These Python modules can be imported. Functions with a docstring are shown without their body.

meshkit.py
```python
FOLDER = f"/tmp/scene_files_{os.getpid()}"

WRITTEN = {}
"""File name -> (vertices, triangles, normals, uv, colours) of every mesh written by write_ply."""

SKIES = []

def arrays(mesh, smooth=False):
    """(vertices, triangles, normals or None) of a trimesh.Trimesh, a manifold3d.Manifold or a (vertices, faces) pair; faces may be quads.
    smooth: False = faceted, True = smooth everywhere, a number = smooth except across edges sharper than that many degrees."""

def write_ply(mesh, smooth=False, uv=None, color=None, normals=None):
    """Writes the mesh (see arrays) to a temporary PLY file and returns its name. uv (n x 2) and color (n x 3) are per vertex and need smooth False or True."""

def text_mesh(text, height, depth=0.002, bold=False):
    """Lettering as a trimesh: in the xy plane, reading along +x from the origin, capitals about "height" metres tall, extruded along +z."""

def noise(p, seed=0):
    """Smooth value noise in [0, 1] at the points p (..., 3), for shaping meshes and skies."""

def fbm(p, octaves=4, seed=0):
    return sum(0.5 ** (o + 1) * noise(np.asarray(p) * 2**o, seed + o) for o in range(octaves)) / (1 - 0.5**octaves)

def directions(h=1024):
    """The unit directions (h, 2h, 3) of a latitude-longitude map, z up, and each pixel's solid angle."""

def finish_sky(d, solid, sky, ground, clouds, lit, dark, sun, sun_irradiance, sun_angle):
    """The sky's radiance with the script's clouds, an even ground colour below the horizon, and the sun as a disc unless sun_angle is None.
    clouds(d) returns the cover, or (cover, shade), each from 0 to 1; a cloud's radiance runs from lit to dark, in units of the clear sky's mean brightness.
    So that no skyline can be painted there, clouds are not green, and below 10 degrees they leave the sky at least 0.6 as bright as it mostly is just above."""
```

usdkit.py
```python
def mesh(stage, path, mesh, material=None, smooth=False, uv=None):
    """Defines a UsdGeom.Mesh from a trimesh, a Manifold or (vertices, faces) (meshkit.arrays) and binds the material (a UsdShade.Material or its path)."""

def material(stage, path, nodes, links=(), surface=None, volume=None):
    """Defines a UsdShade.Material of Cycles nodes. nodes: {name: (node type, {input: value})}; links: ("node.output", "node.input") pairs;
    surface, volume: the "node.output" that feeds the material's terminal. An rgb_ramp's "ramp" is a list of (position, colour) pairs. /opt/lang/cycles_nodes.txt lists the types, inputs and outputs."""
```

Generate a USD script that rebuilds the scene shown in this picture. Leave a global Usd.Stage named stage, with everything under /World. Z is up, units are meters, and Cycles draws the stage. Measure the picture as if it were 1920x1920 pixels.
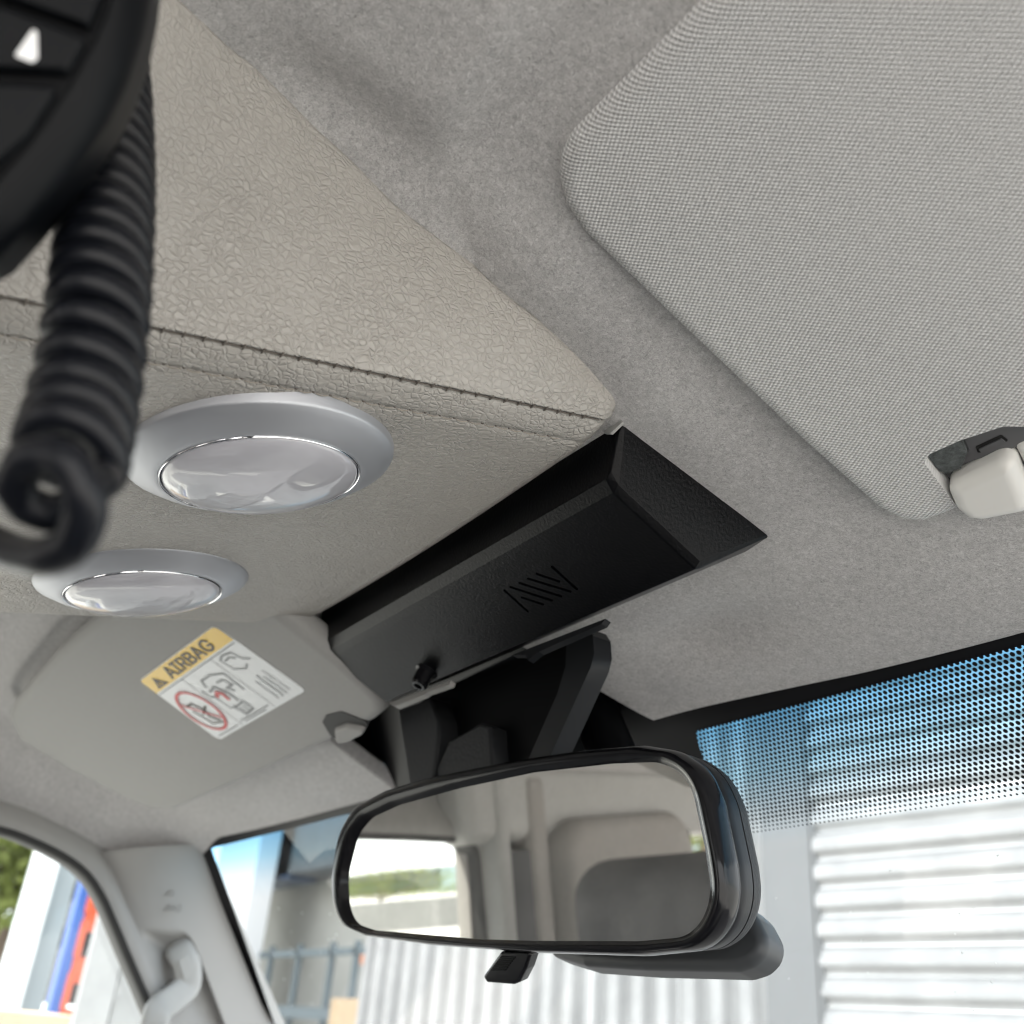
import math, random, numpy as np, trimesh, manifold3d as m3, shapely, shapely.geometry as sg
from scipy.interpolate import PchipInterpolator
from pxr import Usd, UsdGeom, UsdLux, UsdShade, Gf, Sdf, Vt
import usdkit, meshkit

stage = Usd.Stage.CreateInMemory()
UsdGeom.SetStageUpAxis(stage, UsdGeom.Tokens.z); UsdGeom.SetStageMetersPerUnit(stage, 1.0)
UsdGeom.Xform.Define(stage, '/World'); UsdGeom.Scope.Define(stage, '/World/Looks')
random.seed(4); rng = np.random.default_rng(4)

# ------------------------------------------------------------------ camera, sky, sun, exposure
# camera at the origin (held at a front seat, 1.45 m above the ground); +y is ahead of the vehicle, +x its right
EXPOSURE = 2.06
SUN_ELEV, SUN_AZ = math.radians(60), math.radians(-35)       # azimuth from +y towards +x: the sun stands beyond the shed, its front is in shade
SUN_I, SKY_S = 0.9, 0.11
FPX = 1890.0                                                  # focal length in pixels of the 1920 px picture
def _u(v): v = np.asarray(v, float); return v / np.linalg.norm(v)
_up = _u([310, 3560, -FPX]); _left = np.array([-1445, -862, -FPX]); _left = _u(_left - _up * (_left @ _up))
ROT = np.stack([-_left, np.cross(_up, -_left), _up])          # rows: world axes in camera space
cam = UsdGeom.Camera.Define(stage, '/World/camera')
M = np.eye(4); M[:3, :3] = ROT.T
cam.AddTransformOp().Set(Gf.Matrix4d(*M.ravel().tolist()))
cam.CreateHorizontalApertureAttr(7.3); cam.CreateVerticalApertureAttr(7.3); cam.CreateFocalLengthAttr(7.3 * FPX / 1920)
cam.CreateFStopAttr(2.8); cam.CreateFocusDistanceAttr(0.335); cam.CreateClippingRangeAttr(Gf.Vec2f(0.01, 2000))
cam.CreateExposureAttr(EXPOSURE)
sun_dir = np.array([math.sin(SUN_AZ) * math.cos(SUN_ELEV), math.cos(SUN_AZ) * math.cos(SUN_ELEV), math.sin(SUN_ELEV)])
sky_mat = usdkit.material(stage, '/World/Looks/sky', {
    'sky': ('sky_texture', {'sky_type': 'single_scattering', 'sun_disc': False, 'sun_elevation': SUN_ELEV, 'sun_rotation': math.atan2(sun_dir[0], sun_dir[1])}),
    'geo': ('texture_coordinate', {}),
    'no': ('noise_texture', {'scale': 3.2, 'detail': 6.0, 'roughness': 0.6}),
    'ra': ('rgb_ramp', {'ramp': [(0.30, (0, 0, 0)), (0.52, (1, 1, 1))]}),
    'mi': ('mix', {'color2': (7.5, 7.6, 7.8)}),
    'bg': ('background_shader', {'strength': SKY_S})},
    [('geo.generated', 'no.vector'), ('no.fac', 'ra.fac'), ('ra.color', 'mi.fac'), ('sky.color', 'mi.color1'), ('mi.color', 'bg.color')], surface='bg.background')
dome = UsdLux.DomeLight.Define(stage, '/World/sky')
UsdShade.MaterialBindingAPI.Apply(dome.GetPrim()).Bind(sky_mat)
dome.GetPrim().SetCustomDataByKey('kind', 'structure')
sun = UsdLux.DistantLight.Define(stage, '/World/sun')
sun.CreateNormalizeAttr(True); sun.CreateIntensityAttr(SUN_I); sun.CreateAngleAttr(0.53); sun.CreateColorAttr(Gf.Vec3f(1.0, 0.95, 0.88))
_z = sun_dir; _x = _u(np.cross([0, 0, 1], _z)); _y = np.cross(_z, _x)
MS = np.eye(4); MS[0, :3], MS[1, :3], MS[2, :3] = _x, _y, _z
sun.AddTransformOp().Set(Gf.Matrix4d(*MS.ravel().tolist()))

# ------------------------------------------------------------------ helpers
def ray(px, py): return ROT @ np.array([px - 960.0, 960.0 - py, -FPX]) / FPX
def atY(px, py, y): d = ray(px, py); return d * y / d[1]
def atX(px, py, x): d = ray(px, py); return d * x / d[0]
def atZ(px, py, z): d = ray(px, py); return d * z / d[2]
def atD(px, py, depth): return ray(px, py) * depth
def atP(px, py, p0, n): d = ray(px, py); return d * (np.dot(p0, n) / np.dot(d, n))
def atF(px, py, F, lo=0.03, hi=3.0):                          # first root of F along the sight line
    d = ray(px, py); s = np.linspace(lo, hi, 400); v = np.array([F(d * t) for t in s]); k = np.nonzero(np.diff(np.sign(v)))[0]
    a, b = s[k[0]], s[k[0] + 1]; fa = F(d * a)
    for _ in range(40):
        c = (a + b) / 2
        if (F(d * c) > 0) == (fa > 0): a = c
        else: b = c
    return d * a

used = {}
def numbered(path):
    n = used.get(path, 0); used[path] = n + 1
    return path if n == 0 else f'{path}_{n:03d}'
LOC = {}
def tag(prim, label=None, cat=None, group=None, kind=None):
    for k, v in (('label', label), ('category', cat), ('group', group), ('kind', kind)):
        if v: prim.SetCustomDataByKey(k, v)
    return prim
def thing(name, label, cat, loc=(0, 0, 0), group=None, kind=None):
    p = numbered('/World/' + name); x = UsdGeom.Xform.Define(stage, p)
    x.AddTranslateOp().Set(Gf.Vec3d(*map(float, loc))); LOC[p] = np.array(loc, float)
    return tag(x.GetPrim(), label, cat, group, kind)
def mesh_of(g, smooth):
    return meshkit.arrays(g, smooth)
def part(name, g, mat, parent=None, smooth=35, label=None, cat=None, kind=None, group=None):
    """One Mesh prim; world points are stored relative to the thing's base."""
    if isinstance(g, (list,)): g = cat_(g)
    if hasattr(g, 'to_mesh'):
        mm = g.to_mesh(); g = trimesh.Trimesh(mm.vert_properties[:, :3], mm.tri_verts, process=False)
    if isinstance(g, tuple):
        v, f = np.asarray(g[0], float), np.asarray(g[1], int)
        if f.shape[1] == 4: f = np.vstack([f[:, [0, 1, 2]], f[:, [0, 2, 3]]])
        g = trimesh.Trimesh(v, f, process=False)
    base = '/World' if parent is None else str(parent.GetPath())
    path = numbered(base + '/' + name)
    loc = LOC.get(base, np.zeros(3)); LOC[path] = loc
    g = g.copy(); g.vertices = np.asarray(g.vertices) - loc
    m = usdkit.mesh(stage, path, g, mat, smooth=smooth)
    return tag(m.GetPrim(), label, cat, group, kind)
def cat_(gs):
    out = []
    for g in gs:
        if hasattr(g, 'to_mesh'):
            mm = g.to_mesh(); g = trimesh.Trimesh(mm.vert_properties[:, :3], mm.tri_verts, process=False)
        elif isinstance(g, tuple):
            v, f = np.asarray(g[0], float), np.asarray(g[1], int)
            if f.shape[1] == 4: f = np.vstack([f[:, [0, 1, 2]], f[:, [0, 2, 3]]])
            g = trimesh.Trimesh(v, f, process=False)
        out.append(g)
    return trimesh.util.concatenate(out)
def dup(root, name, loc, label, group=None):
    p = numbered('/World/' + name); x = UsdGeom.Xform.Define(stage, p)
    x.AddTranslateOp().Set(Gf.Vec3d(*map(float, loc)))
    x.GetPrim().GetReferences().AddInternalReference(root.GetPath()); x.GetPrim().SetInstanceable(True)
    return tag(x.GetPrim(), label, root.GetCustomDataByKey('category'), group or root.GetCustomDataByKey('group'))
def grid(P):
    """P: (n, m, 3) points -> quads."""
    n, m = P.shape[:2]; i = np.arange(n * m).reshape(n, m)
    return P.reshape(-1, 3), np.stack([i[:-1, :-1], i[:-1, 1:], i[1:, 1:], i[1:, :-1]], -1).reshape(-1, 4)
def loft(rings, cap0=False, cap1=False):
    """rings: list of (n,3) closed loops."""
    n = len(rings[0]); V = np.vstack(rings); F = []
    for k in range(len(rings) - 1):
        a = k * n + np.arange(n); b = k * n + (np.arange(n) + 1) % n
        F.append(np.stack([a, b, b + n, a + n], 1))
    F = np.vstack(F); T = np.vstack([F[:, [0, 1, 2]], F[:, [0, 2, 3]]])
    for on, k in ((cap0, 0), (cap1, len(rings) - 1)):
        if on:
            V = np.vstack([V, rings[k].mean(0)]); c = len(V) - 1; a = k * n + np.arange(n); b = k * n + (np.arange(n) + 1) % n
            T = np.vstack([T, np.stack([b, a, np.full(n, c)], 1) if k == 0 else np.stack([a, b, np.full(n, c)], 1)])
    return trimesh.Trimesh(V, T, process=False)
def fix(g):
    g = g.copy(); g.merge_vertices(); g.fix_normals(); return g
def box(c, s, r=None):
    g = trimesh.creation.box(extents=s)
    if r:
        g = trimesh.convex.convex_hull(np.vstack([np.array(v) * (np.array(s) / 2 - r) * 2 / 1.0 * 0.5 + np.array(v) * 0 + d * r for v in np.array(np.meshgrid([-1, 1], [-1, 1], [-1, 1])).T.reshape(-1, 3) * 2.0 * 0.5 * 2 / 2 for d in SPH]) if False else
                                           np.vstack([np.array(v) * (np.array(s) / 2 - r) + SPH * r for v in np.array(np.meshgrid([-1, 1], [-1, 1], [-1, 1])).T.reshape(-1, 3)]))
    g.apply_translation(c); return g
SPH = trimesh.creation.icosphere(subdivisions=2).vertices
def bar(a, b, w, h, up=(0, 0, 1)):
    a, b = np.asarray(a, float), np.asarray(b, float); d = b - a; L = np.linalg.norm(d); z = d / L
    x = _u(np.cross(up, z)) if abs(np.dot(_u(up), z)) < 0.99 else _u(np.cross([1, 0, 0], z)); y = np.cross(z, x)
    g = trimesh.creation.box(extents=(w, h, L)); T = np.eye(4); T[:3, 0], T[:3, 1], T[:3, 2], T[:3, 3] = x, y, z, (a + b) / 2
    g.apply_transform(T); return g
def tube(pts, r, n=12, cap=True):
    pts = np.asarray(pts, float); r = np.broadcast_to(r, len(pts)); t = np.gradient(pts, axis=0); t /= np.linalg.norm(t, axis=1)[:, None]
    u = np.cross(t[0], [0.3, 0.5, 0.8]); u /= np.linalg.norm(u); rings = []
    for k in range(len(pts)):
        u = u - t[k] * (u @ t[k]); u /= np.linalg.norm(u); w = np.cross(t[k], u); a = np.linspace(0, 2 * np.pi, n, endpoint=False)
        rings.append(pts[k] + r[k] * (np.cos(a)[:, None] * u + np.sin(a)[:, None] * w))
    return loft(rings, cap, cap)
def spline(P, n):
    P = np.asarray(P, float); s = np.r_[0, np.cumsum(np.linalg.norm(np.diff(P, axis=0), axis=1))]
    f = PchipInterpolator(s, P, axis=0); return f(np.linspace(0, s[-1], n))
def roundpoly(pts, r, n=6):
    """2D polygon with its corners rounded by r."""
    p = sg.Polygon(pts).buffer(0); q = p.buffer(-r, quad_segs=n).buffer(r, quad_segs=n) if r else p
    return q if not q.is_empty else p
def resample(poly, n):
    ring = poly.exterior if hasattr(poly, 'exterior') else poly; L = ring.length
    pts = np.array([ring.interpolate(L * k / n).coords[0][:2] for k in range(n)])
    if sg.Polygon(pts).exterior.is_ccw is False: pts = pts[::-1]
    return pts
class Frame:
    """A plane in the world: o + u*U + v*V, n = U x V towards the viewer."""
    def __init__(s, o, U, V):
        s.o = np.asarray(o, float); s.U = _u(U); s.n = _u(np.cross(s.U, V)); s.V = np.cross(s.n, s.U)
    def of(s, px, py): p = atP(px, py, s.o, s.n) - s.o; return np.array([p @ s.U, p @ s.V])
    def poly(s, pix): return [s.of(*q) for q in pix]
    def w(s, uv, h=0.0):
        uv = np.asarray(uv, float); return s.o + uv[..., :1] * s.U + uv[..., 1:2] * s.V + np.asarray(h)[..., None] * s.n if np.ndim(h) else s.o + uv[..., :1] * s.U + uv[..., 1:2] * s.V + h * s.n
    def lift(s, g):
        g = g.copy(); v = np.asarray(g.vertices); g.vertices = s.o + v[:, :1] * s.U + v[:, 1:2] * s.V + v[:, 2:3] * s.n; return g
def slab(poly, h0, h1, r=0.0, n=5, back=False):
    """Convex-ish 2D polygon extruded from h0 to h1 (front), the front edge rounded by r (both edges with back)."""
    if not hasattr(poly, 'exterior'): poly = sg.Polygon(poly)
    if r <= 0:
        g = trimesh.creation.extrude_polygon(poly, h1 - h0, engine='earcut'); g.apply_translation((0, 0, h0)); return g
    pts = []
    for k in range(n + 1):
        a = math.pi / 2 * k / n; q = poly.buffer(-r * (1 - math.cos(a)), quad_segs=8)
        if q.is_empty: continue
        c = np.array(q.exterior.coords)[:, :2]
        pts.append(np.c_[c, np.full(len(c), h1 - r + r * math.sin(a))])
        if back: pts.append(np.c_[c, np.full(len(c), h0 + r - r * math.sin(a))])
    if not back:
        c = np.array(poly.exterior.coords)[:, :2]; pts.append(np.c_[c, np.full(len(c), h0)])
    return trimesh.convex.convex_hull(np.vstack(pts))
def man(g):
    g = g.copy(); g.merge_vertices(); return m3.Manifold(m3.Mesh(np.asarray(g.vertices, np.float32), np.asarray(g.faces, np.uint32)))
def flat(shape, h=0.0):
    """A shapely shape as a flat sheet at height h, facing +n."""
    out = []
    for q in getattr(shape, 'geoms', [shape]):
        if q.is_empty or q.geom_type != 'Polygon': continue
        v, f = trimesh.creation.triangulate_polygon(q, engine='earcut'); out.append(trimesh.Trimesh(np.c_[v, np.full(len(v), h)], f, process=False))
    return trimesh.util.concatenate(out)
def sstep(a, b, x): t = np.clip((np.asarray(x, float) - a) / (b - a), 0, 1); return t * t * (3 - 2 * t)

# ------------------------------------------------------------------ materials
def mat(name, color, rough=0.5, metallic=0.0, spec=0.5, coat=0.0, coat_rough=0.03, sheen=0.0, var=0.0, vscale=30, bump=None, **kw):
    """bump: list of (noise scale, height in metres); var: brightness variation of the colour."""
    n = {'p': ('principled_bsdf', {'base_color': color, 'roughness': rough, 'metallic': metallic, 'specular_ior_level': spec, 'coat_weight': coat, 'coat_roughness': coat_rough, 'sheen_weight': sheen, **kw}), 'g': ('geometry', {})}
    L = []
    if var:
        n['vn'] = ('noise_texture', {'scale': float(vscale), 'detail': 4.0, 'roughness': 0.6})
        n['vr'] = ('map_range', {'from_min': 0.3, 'from_max': 0.7, 'to_min': 1 - var, 'to_max': 1 + var, 'clamp': True})
        n['vm'] = ('vector_math', {'math_type': 'scale', 'vector1': color})
        L += [('g.position', 'vn.vector'), ('vn.fac', 'vr.value'), ('vr.result', 'vm.scale'), ('vm.vector', 'p.base_color')]
    if bump:
        prev = None
        for k, (sc, h) in enumerate(bump):
            n[f'bn{k}'] = ('noise_texture', {'scale': float(sc), 'detail': 3.0, 'roughness': 0.55})
            n[f'b{k}'] = ('bump', {'strength': 1.0, 'distance': float(h)})
            L += [('g.position', f'bn{k}.vector'), (f'bn{k}.fac', f'b{k}.height')]
            if prev: L.append((prev, f'b{k}.normal'))
            prev = f'b{k}.normal'
        L.append((prev, 'p.normal'))
    return usdkit.material(stage, '/World/Looks/' + name, n, L, surface='p.BSDF')

def felt(name, c):
    return usdkit.material(stage, '/World/Looks/' + name, {
        'g': ('geometry', {}),
        'n1': ('noise_texture', {'scale': 900.0, 'detail': 4.0, 'roughness': 0.75, 'distortion': 1.2}),
        'n2': ('noise_texture', {'scale': 260.0, 'detail': 3.0, 'roughness': 0.6, 'distortion': 0.6}),
        'n3': ('noise_texture', {'scale': 14.0, 'detail': 3.0, 'roughness': 0.5}),
        'm1': ('map_range', {'from_min': 0.3, 'from_max': 0.7, 'to_min': 0.62, 'to_max': 1.38, 'clamp': True}),
        'm2': ('map_range', {'from_min': 0.3, 'from_max': 0.7, 'to_min': 0.90, 'to_max': 1.10, 'clamp': True}),
        'm3': ('map_range', {'from_min': 0.3, 'from_max': 0.7, 'to_min': 0.96, 'to_max': 1.04, 'clamp': True}),
        'x1': ('math', {'math_type': 'multiply'}), 'x2': ('math', {'math_type': 'multiply'}),
        'sc': ('vector_math', {'math_type': 'scale', 'vector1': c}),
        'b1': ('bump', {'strength': 1.0, 'distance': 0.0005}), 'b2': ('bump', {'strength': 1.0, 'distance': 0.00030}),
        'p': ('principled_bsdf', {'roughness': 0.95, 'specular_ior_level': 0.1, 'sheen_weight': 0.25, 'sheen_roughness': 0.5})},
        [('g.position', 'n1.vector'), ('g.position', 'n2.vector'), ('g.position', 'n3.vector'), ('n1.fac', 'm1.value'), ('n2.fac', 'm2.value'), ('n3.fac', 'm3.value'),
         ('m1.result', 'x1.value1'), ('m2.result', 'x1.value2'), ('x1.value', 'x2.value1'), ('m3.result', 'x2.value2'), ('x2.value', 'sc.scale'), ('sc.vector', 'p.base_color'),
         ('n1.fac', 'b1.height'), ('n2.fac', 'b2.height'), ('b1.normal', 'b2.normal'), ('b2.normal', 'p.normal')], surface='p.BSDF')

def leather(name, c):
    """Moulded vinyl grain: two sizes of soft pebbles parted by narrow creases, stretched a little, with slow changes of depth."""
    return usdkit.material(stage, '/World/Looks/' + name, {
        'g': ('geometry', {}),
        'st': ('mapping', {'scale': (1.0, 0.72, 1.0), 'rotation': (0.0, 0.0, 0.35)}),
        'w': ('noise_texture', {'scale': 220.0, 'detail': 1.0, 'roughness': 0.4}), 'wo': ('vector_math', {'math_type': 'subtract', 'vector2': (0.5, 0.5, 0.5)}),
        'ws': ('vector_math', {'math_type': 'scale', 'scale': 0.0026}), 'wa': ('vector_math', {'math_type': 'add'}),
        'v1': ('voronoi_texture', {'scale': 560.0, 'feature': 'distance_to_edge', 'randomness': 0.95}),
        'v2': ('voronoi_texture', {'scale': 545.0, 'feature': 'smooth_f1', 'smoothness': 0.35, 'randomness': 0.95}),
        'e1': ('map_range', {'range_type': 'smoothstep', 'from_min': 0.0, 'from_max': 0.22, 'to_min': 0.0, 'to_max': 1.0, 'clamp': True}),
        'am': ('noise_texture', {'scale': 38.0, 'detail': 2.0}), 'ar': ('map_range', {'from_min': 0.35, 'from_max': 0.65, 'to_min': 0.55, 'to_max': 1.0, 'clamp': True}),
        'ma': ('math', {'math_type': 'multiply'}), 'iv': ('math', {'math_type': 'multiply_add', 'value2': -1.0, 'value3': 1.0}),
        'nz': ('noise_texture', {'scale': 140.0, 'detail': 2.0, 'roughness': 0.5}),
        'b1': ('bump', {'strength': 1.0, 'distance': 0.00025}), 'b2': ('bump', {'strength': 1.0, 'distance': 0.00024}), 'b3': ('bump', {'strength': 1.0, 'distance': 0.0006}),
        'cr': ('rgb_ramp', {'ramp': [(0.0, tuple(0.93 * x for x in c)), (1.0, c)]}),
        'p': ('principled_bsdf', {'roughness': 0.36, 'specular_ior_level': 0.55})},
        [('g.position', 'st.vector'), ('g.position', 'w.vector'), ('w.color', 'wo.vector1'), ('wo.vector', 'ws.vector1'), ('st.vector', 'wa.vector1'), ('ws.vector', 'wa.vector2'),
         ('wa.vector', 'v1.vector'), ('wa.vector', 'v2.vector'), ('g.position', 'nz.vector'), ('g.position', 'am.vector'), ('am.fac', 'ar.value'),
         ('v1.distance', 'e1.value'), ('e1.result', 'ma.value1'), ('ar.result', 'ma.value2'), ('ma.value', 'b1.height'), ('v2.distance', 'iv.value1'), ('iv.value', 'b2.height'), ('nz.fac', 'b3.height'),
         ('b3.normal', 'b2.normal'), ('b2.normal', 'b1.normal'), ('b1.normal', 'p.normal'), ('e1.result', 'cr.fac'), ('cr.color', 'p.base_color')], surface='p.BSDF')

def weave(name, c, U, V, o, pitch, depth=0.00015):
    """Woven cloth: bumps in a diagonal lattice along the directions U, V."""
    k = 2 * math.pi / pitch
    n = {'g': ('geometry', {}),
         'nw': ('noise_texture', {'scale': 700.0, 'detail': 2.0}), 'nl': ('noise_texture', {'scale': 12.0, 'detail': 2.0}),
         'du': ('vector_math', {'math_type': 'dot_product', 'vector2': tuple((np.asarray(U) + V) * k / 1.414)}), 'dv': ('vector_math', {'math_type': 'dot_product', 'vector2': tuple((np.asarray(U) - 2.0 * V) * k / 2.236)}),
         'su': ('math', {'math_type': 'sine'}), 'sv': ('math', {'math_type': 'sine'}), 'm': ('math', {'math_type': 'add'}),
         'nr': ('map_range', {'from_min': 0.0, 'from_max': 1.0, 'to_min': -0.5, 'to_max': 0.5}),
         'a': ('math', {'math_type': 'add'}),
         'c': ('map_range', {'from_min': -2.0, 'from_max': 1.4, 'to_min': 0.54, 'to_max': 1.10, 'clamp': True}),
         'sc': ('vector_math', {'math_type': 'scale', 'vector1': c}),
         'b': ('bump', {'strength': 1.0, 'distance': depth}),
         'p': ('principled_bsdf', {'roughness': 0.85, 'specular_ior_level': 0.2, 'sheen_weight': 0.1})}
    L = [('g.position', 'du.vector1'), ('g.position', 'dv.vector1'), ('g.position', 'nw.vector'), ('du.value', 'su.value1'), ('dv.value', 'sv.value1'), ('su.value', 'm.value1'), ('sv.value', 'm.value2'),
         ('nw.fac', 'nr.value'), ('m.value', 'a.value1'), ('nr.result', 'a.value2'), ('a.value', 'b.height'), ('a.value', 'c.value'), ('c.result', 'sc.scale'), ('sc.vector', 'p.base_color'), ('b.normal', 'p.normal')]
    return usdkit.material(stage, '/World/Looks/' + name, n, L, surface='p.BSDF')

def pane(name, tint=(0.93, 0.96, 0.95), ramp=None):
    n = {'t': ('transparent_bsdf', {'color': tint}), 'gl': ('glossy_bsdf', {'color': (1, 1, 1), 'roughness': 0.0}), 'lw': ('layer_weight', {'blend': 0.5}), 'pw': ('math', {'math_type': 'power', 'value2': 5.0}), 'f': ('math', {'math_type': 'multiply_add', 'value2': 0.7, 'value3': 0.04}), 'm': ('mix_closure', {})}
    L = [('lw.facing', 'pw.value1'), ('pw.value', 'f.value1'), ('f.value', 'm.fac'), ('t.BSDF', 'm.closure1'), ('gl.BSDF', 'm.closure2')]
    if ramp:
        n.update({'g': ('geometry', {}), 's': ('separate_xyz', {}), 'r': ('map_range', {'from_min': ramp[0], 'from_max': ramp[1], 'to_min': 0.0, 'to_max': 1.0, 'clamp': True}), 'c': ('rgb_ramp', {'ramp': ramp[2]})})
        L += [('g.position', 's.vector'), ('s.z', 'r.value'), ('r.result', 'c.fac'), ('c.color', 't.color')]
    return usdkit.material(stage, '/World/Looks/' + name, n, L, surface='m.closure')

M_FELT = felt('headliner_felt', (0.46, 0.45, 0.445))
M_LEATHER = leather('console_vinyl', (0.375, 0.355, 0.327))
M_THREAD = mat('thread', (0.16, 0.14, 0.12), 0.7)
M_TAN = mat('tan_thread', (0.30, 0.27, 0.23), 0.7)
M_SILVER = mat('satin_silver', (0.48, 0.49, 0.52), 0.48, metallic=0.75, bump=[(3000, 0.00002)])
M_CHROME = mat('chrome', (0.85, 0.86, 0.88), 0.06, metallic=1.0)
M_LENS = mat('lamp_lens', (0.46, 0.455, 0.49), 0.30, coat=1.0, coat_rough=0.0, spec=0.5)
M_BLACKBOX = mat('black_grained_plastic', (0.0016, 0.0018, 0.0026), 0.30, spec=0.13, bump=[(800, 0.00016)])
M_SLOT = mat('slot_black', (0.004, 0.004, 0.004), 0.9)
M_BLACK = mat('black_plastic', (0.0025, 0.0027, 0.0033), 0.5, spec=0.08)
M_SATIN = mat('satin_black_plastic', (0.012, 0.013, 0.015), 0.38, spec=0.2, bump=[(1200, 0.00003)])
M_GLOSS = mat('gloss_black', (0.005, 0.005, 0.006), 0.14, spec=0.3)
M_SHELL = mat('grained_dark_plastic', (0.02, 0.021, 0.023), 0.5, spec=0.2, bump=[(700, 0.00025)])
M_MIRROR = usdkit.material(stage, '/World/Looks/mirror_silver', {'g': ('geometry', {}), 'n': ('noise_texture', {'scale': 40.0, 'detail': 5.0, 'roughness': 0.65}), 'r': ('map_range', {'from_min': 0.35, 'from_max': 0.75, 'to_min': 0.05, 'to_max': 0.15, 'clamp': True}), 'p': ('principled_bsdf', {'base_color': (0.84, 0.83, 0.80), 'metallic': 1.0, 'roughness': 0.012}), 'd': ('diffuse_bsdf', {'color': (0.55, 0.54, 0.51)}), 'm': ('mix_closure', {})}, [('g.position', 'n.vector'), ('n.fac', 'r.value'), ('r.result', 'm.fac'), ('p.BSDF', 'm.closure1'), ('d.BSDF', 'm.closure2')], surface='m.closure')
M_RUBBER = mat('cord_rubber', (0.0035, 0.004, 0.006), 0.34, spec=0.28, bump=[(1500, 0.00003)])
M_HANDSET = mat('handset_plastic', (0.0025, 0.003, 0.004), 0.40, spec=0.12, bump=[(1500, 0.00004)])
M_WHITEPRINT = mat('white_print', (0.85, 0.85, 0.85), 0.5)
M_GREYTRIM = mat('grey_trim_plastic', (0.30, 0.295, 0.285), 0.6, bump=[(1500, 0.00005)])
M_GREYTRIM2 = mat('pale_trim_plastic', (0.36, 0.36, 0.35), 0.5)
M_CLIP = mat('pale_clip_plastic', (0.68, 0.67, 0.64), 0.45, bump=[(2500, 0.00003)])
M_RECESS = mat('dark_grey_plastic', (0.10, 0.10, 0.105), 0.5)
M_FELTPAD = mat('grey_felt_pad', (0.09, 0.10, 0.10), 0.95, var=0.45, vscale=500, bump=[(600, 0.0006)])
M_SEAL = mat('rubber_seal', (0.02, 0.02, 0.02), 0.6)
M_FRIT = mat('black_frit', (0.003, 0.003, 0.004), 0.35, spec=0.2)
M_WLABEL = mat('label_white', (0.74, 0.76, 0.77), 0.35)
M_YLABEL = mat('label_yellow', (0.80, 0.52, 0.05), 0.35)
M_INK = mat('label_ink', (0.07, 0.06, 0.05), 0.5)
M_GINK = mat('label_grey_ink', (0.25, 0.26, 0.27), 0.5)
M_RINK = mat('label_red_ink', (0.62, 0.09, 0.09), 0.5)

# ------------------------------------------------------------------ the roof lining
XC = -0.356                                                    # the vehicle's centre line
_prof = PchipInterpolator([-2.6, -1.2, -0.3, 0.0, 0.055, 0.09, 0.16, 0.20, 0.276, 0.335, 0.40], [0.20, 0.228, 0.227, 0.2245, 0.2238, 0.2160, 0.202, 0.190, 0.167, 0.150, 0.130])
def hz0(x, y):
    d = np.abs(np.asarray(x, float) - XC)
    y = np.asarray(y, float); fr = sstep(0.20, 0.33, y)
    return _prof(y) - (0.013 + 0.014 * fr) * (d / 0.57) ** 2 - 0.0775 * sstep(0.52, 0.66, d) * (1 - 0.8 * fr) - 0.0045 * sstep(-0.36, -0.18, x) * sstep(0.24, 0.335, y)
def header_y(x):
    return 0.335 - 0.04 * ((x - XC) / 0.56) ** 2
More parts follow.
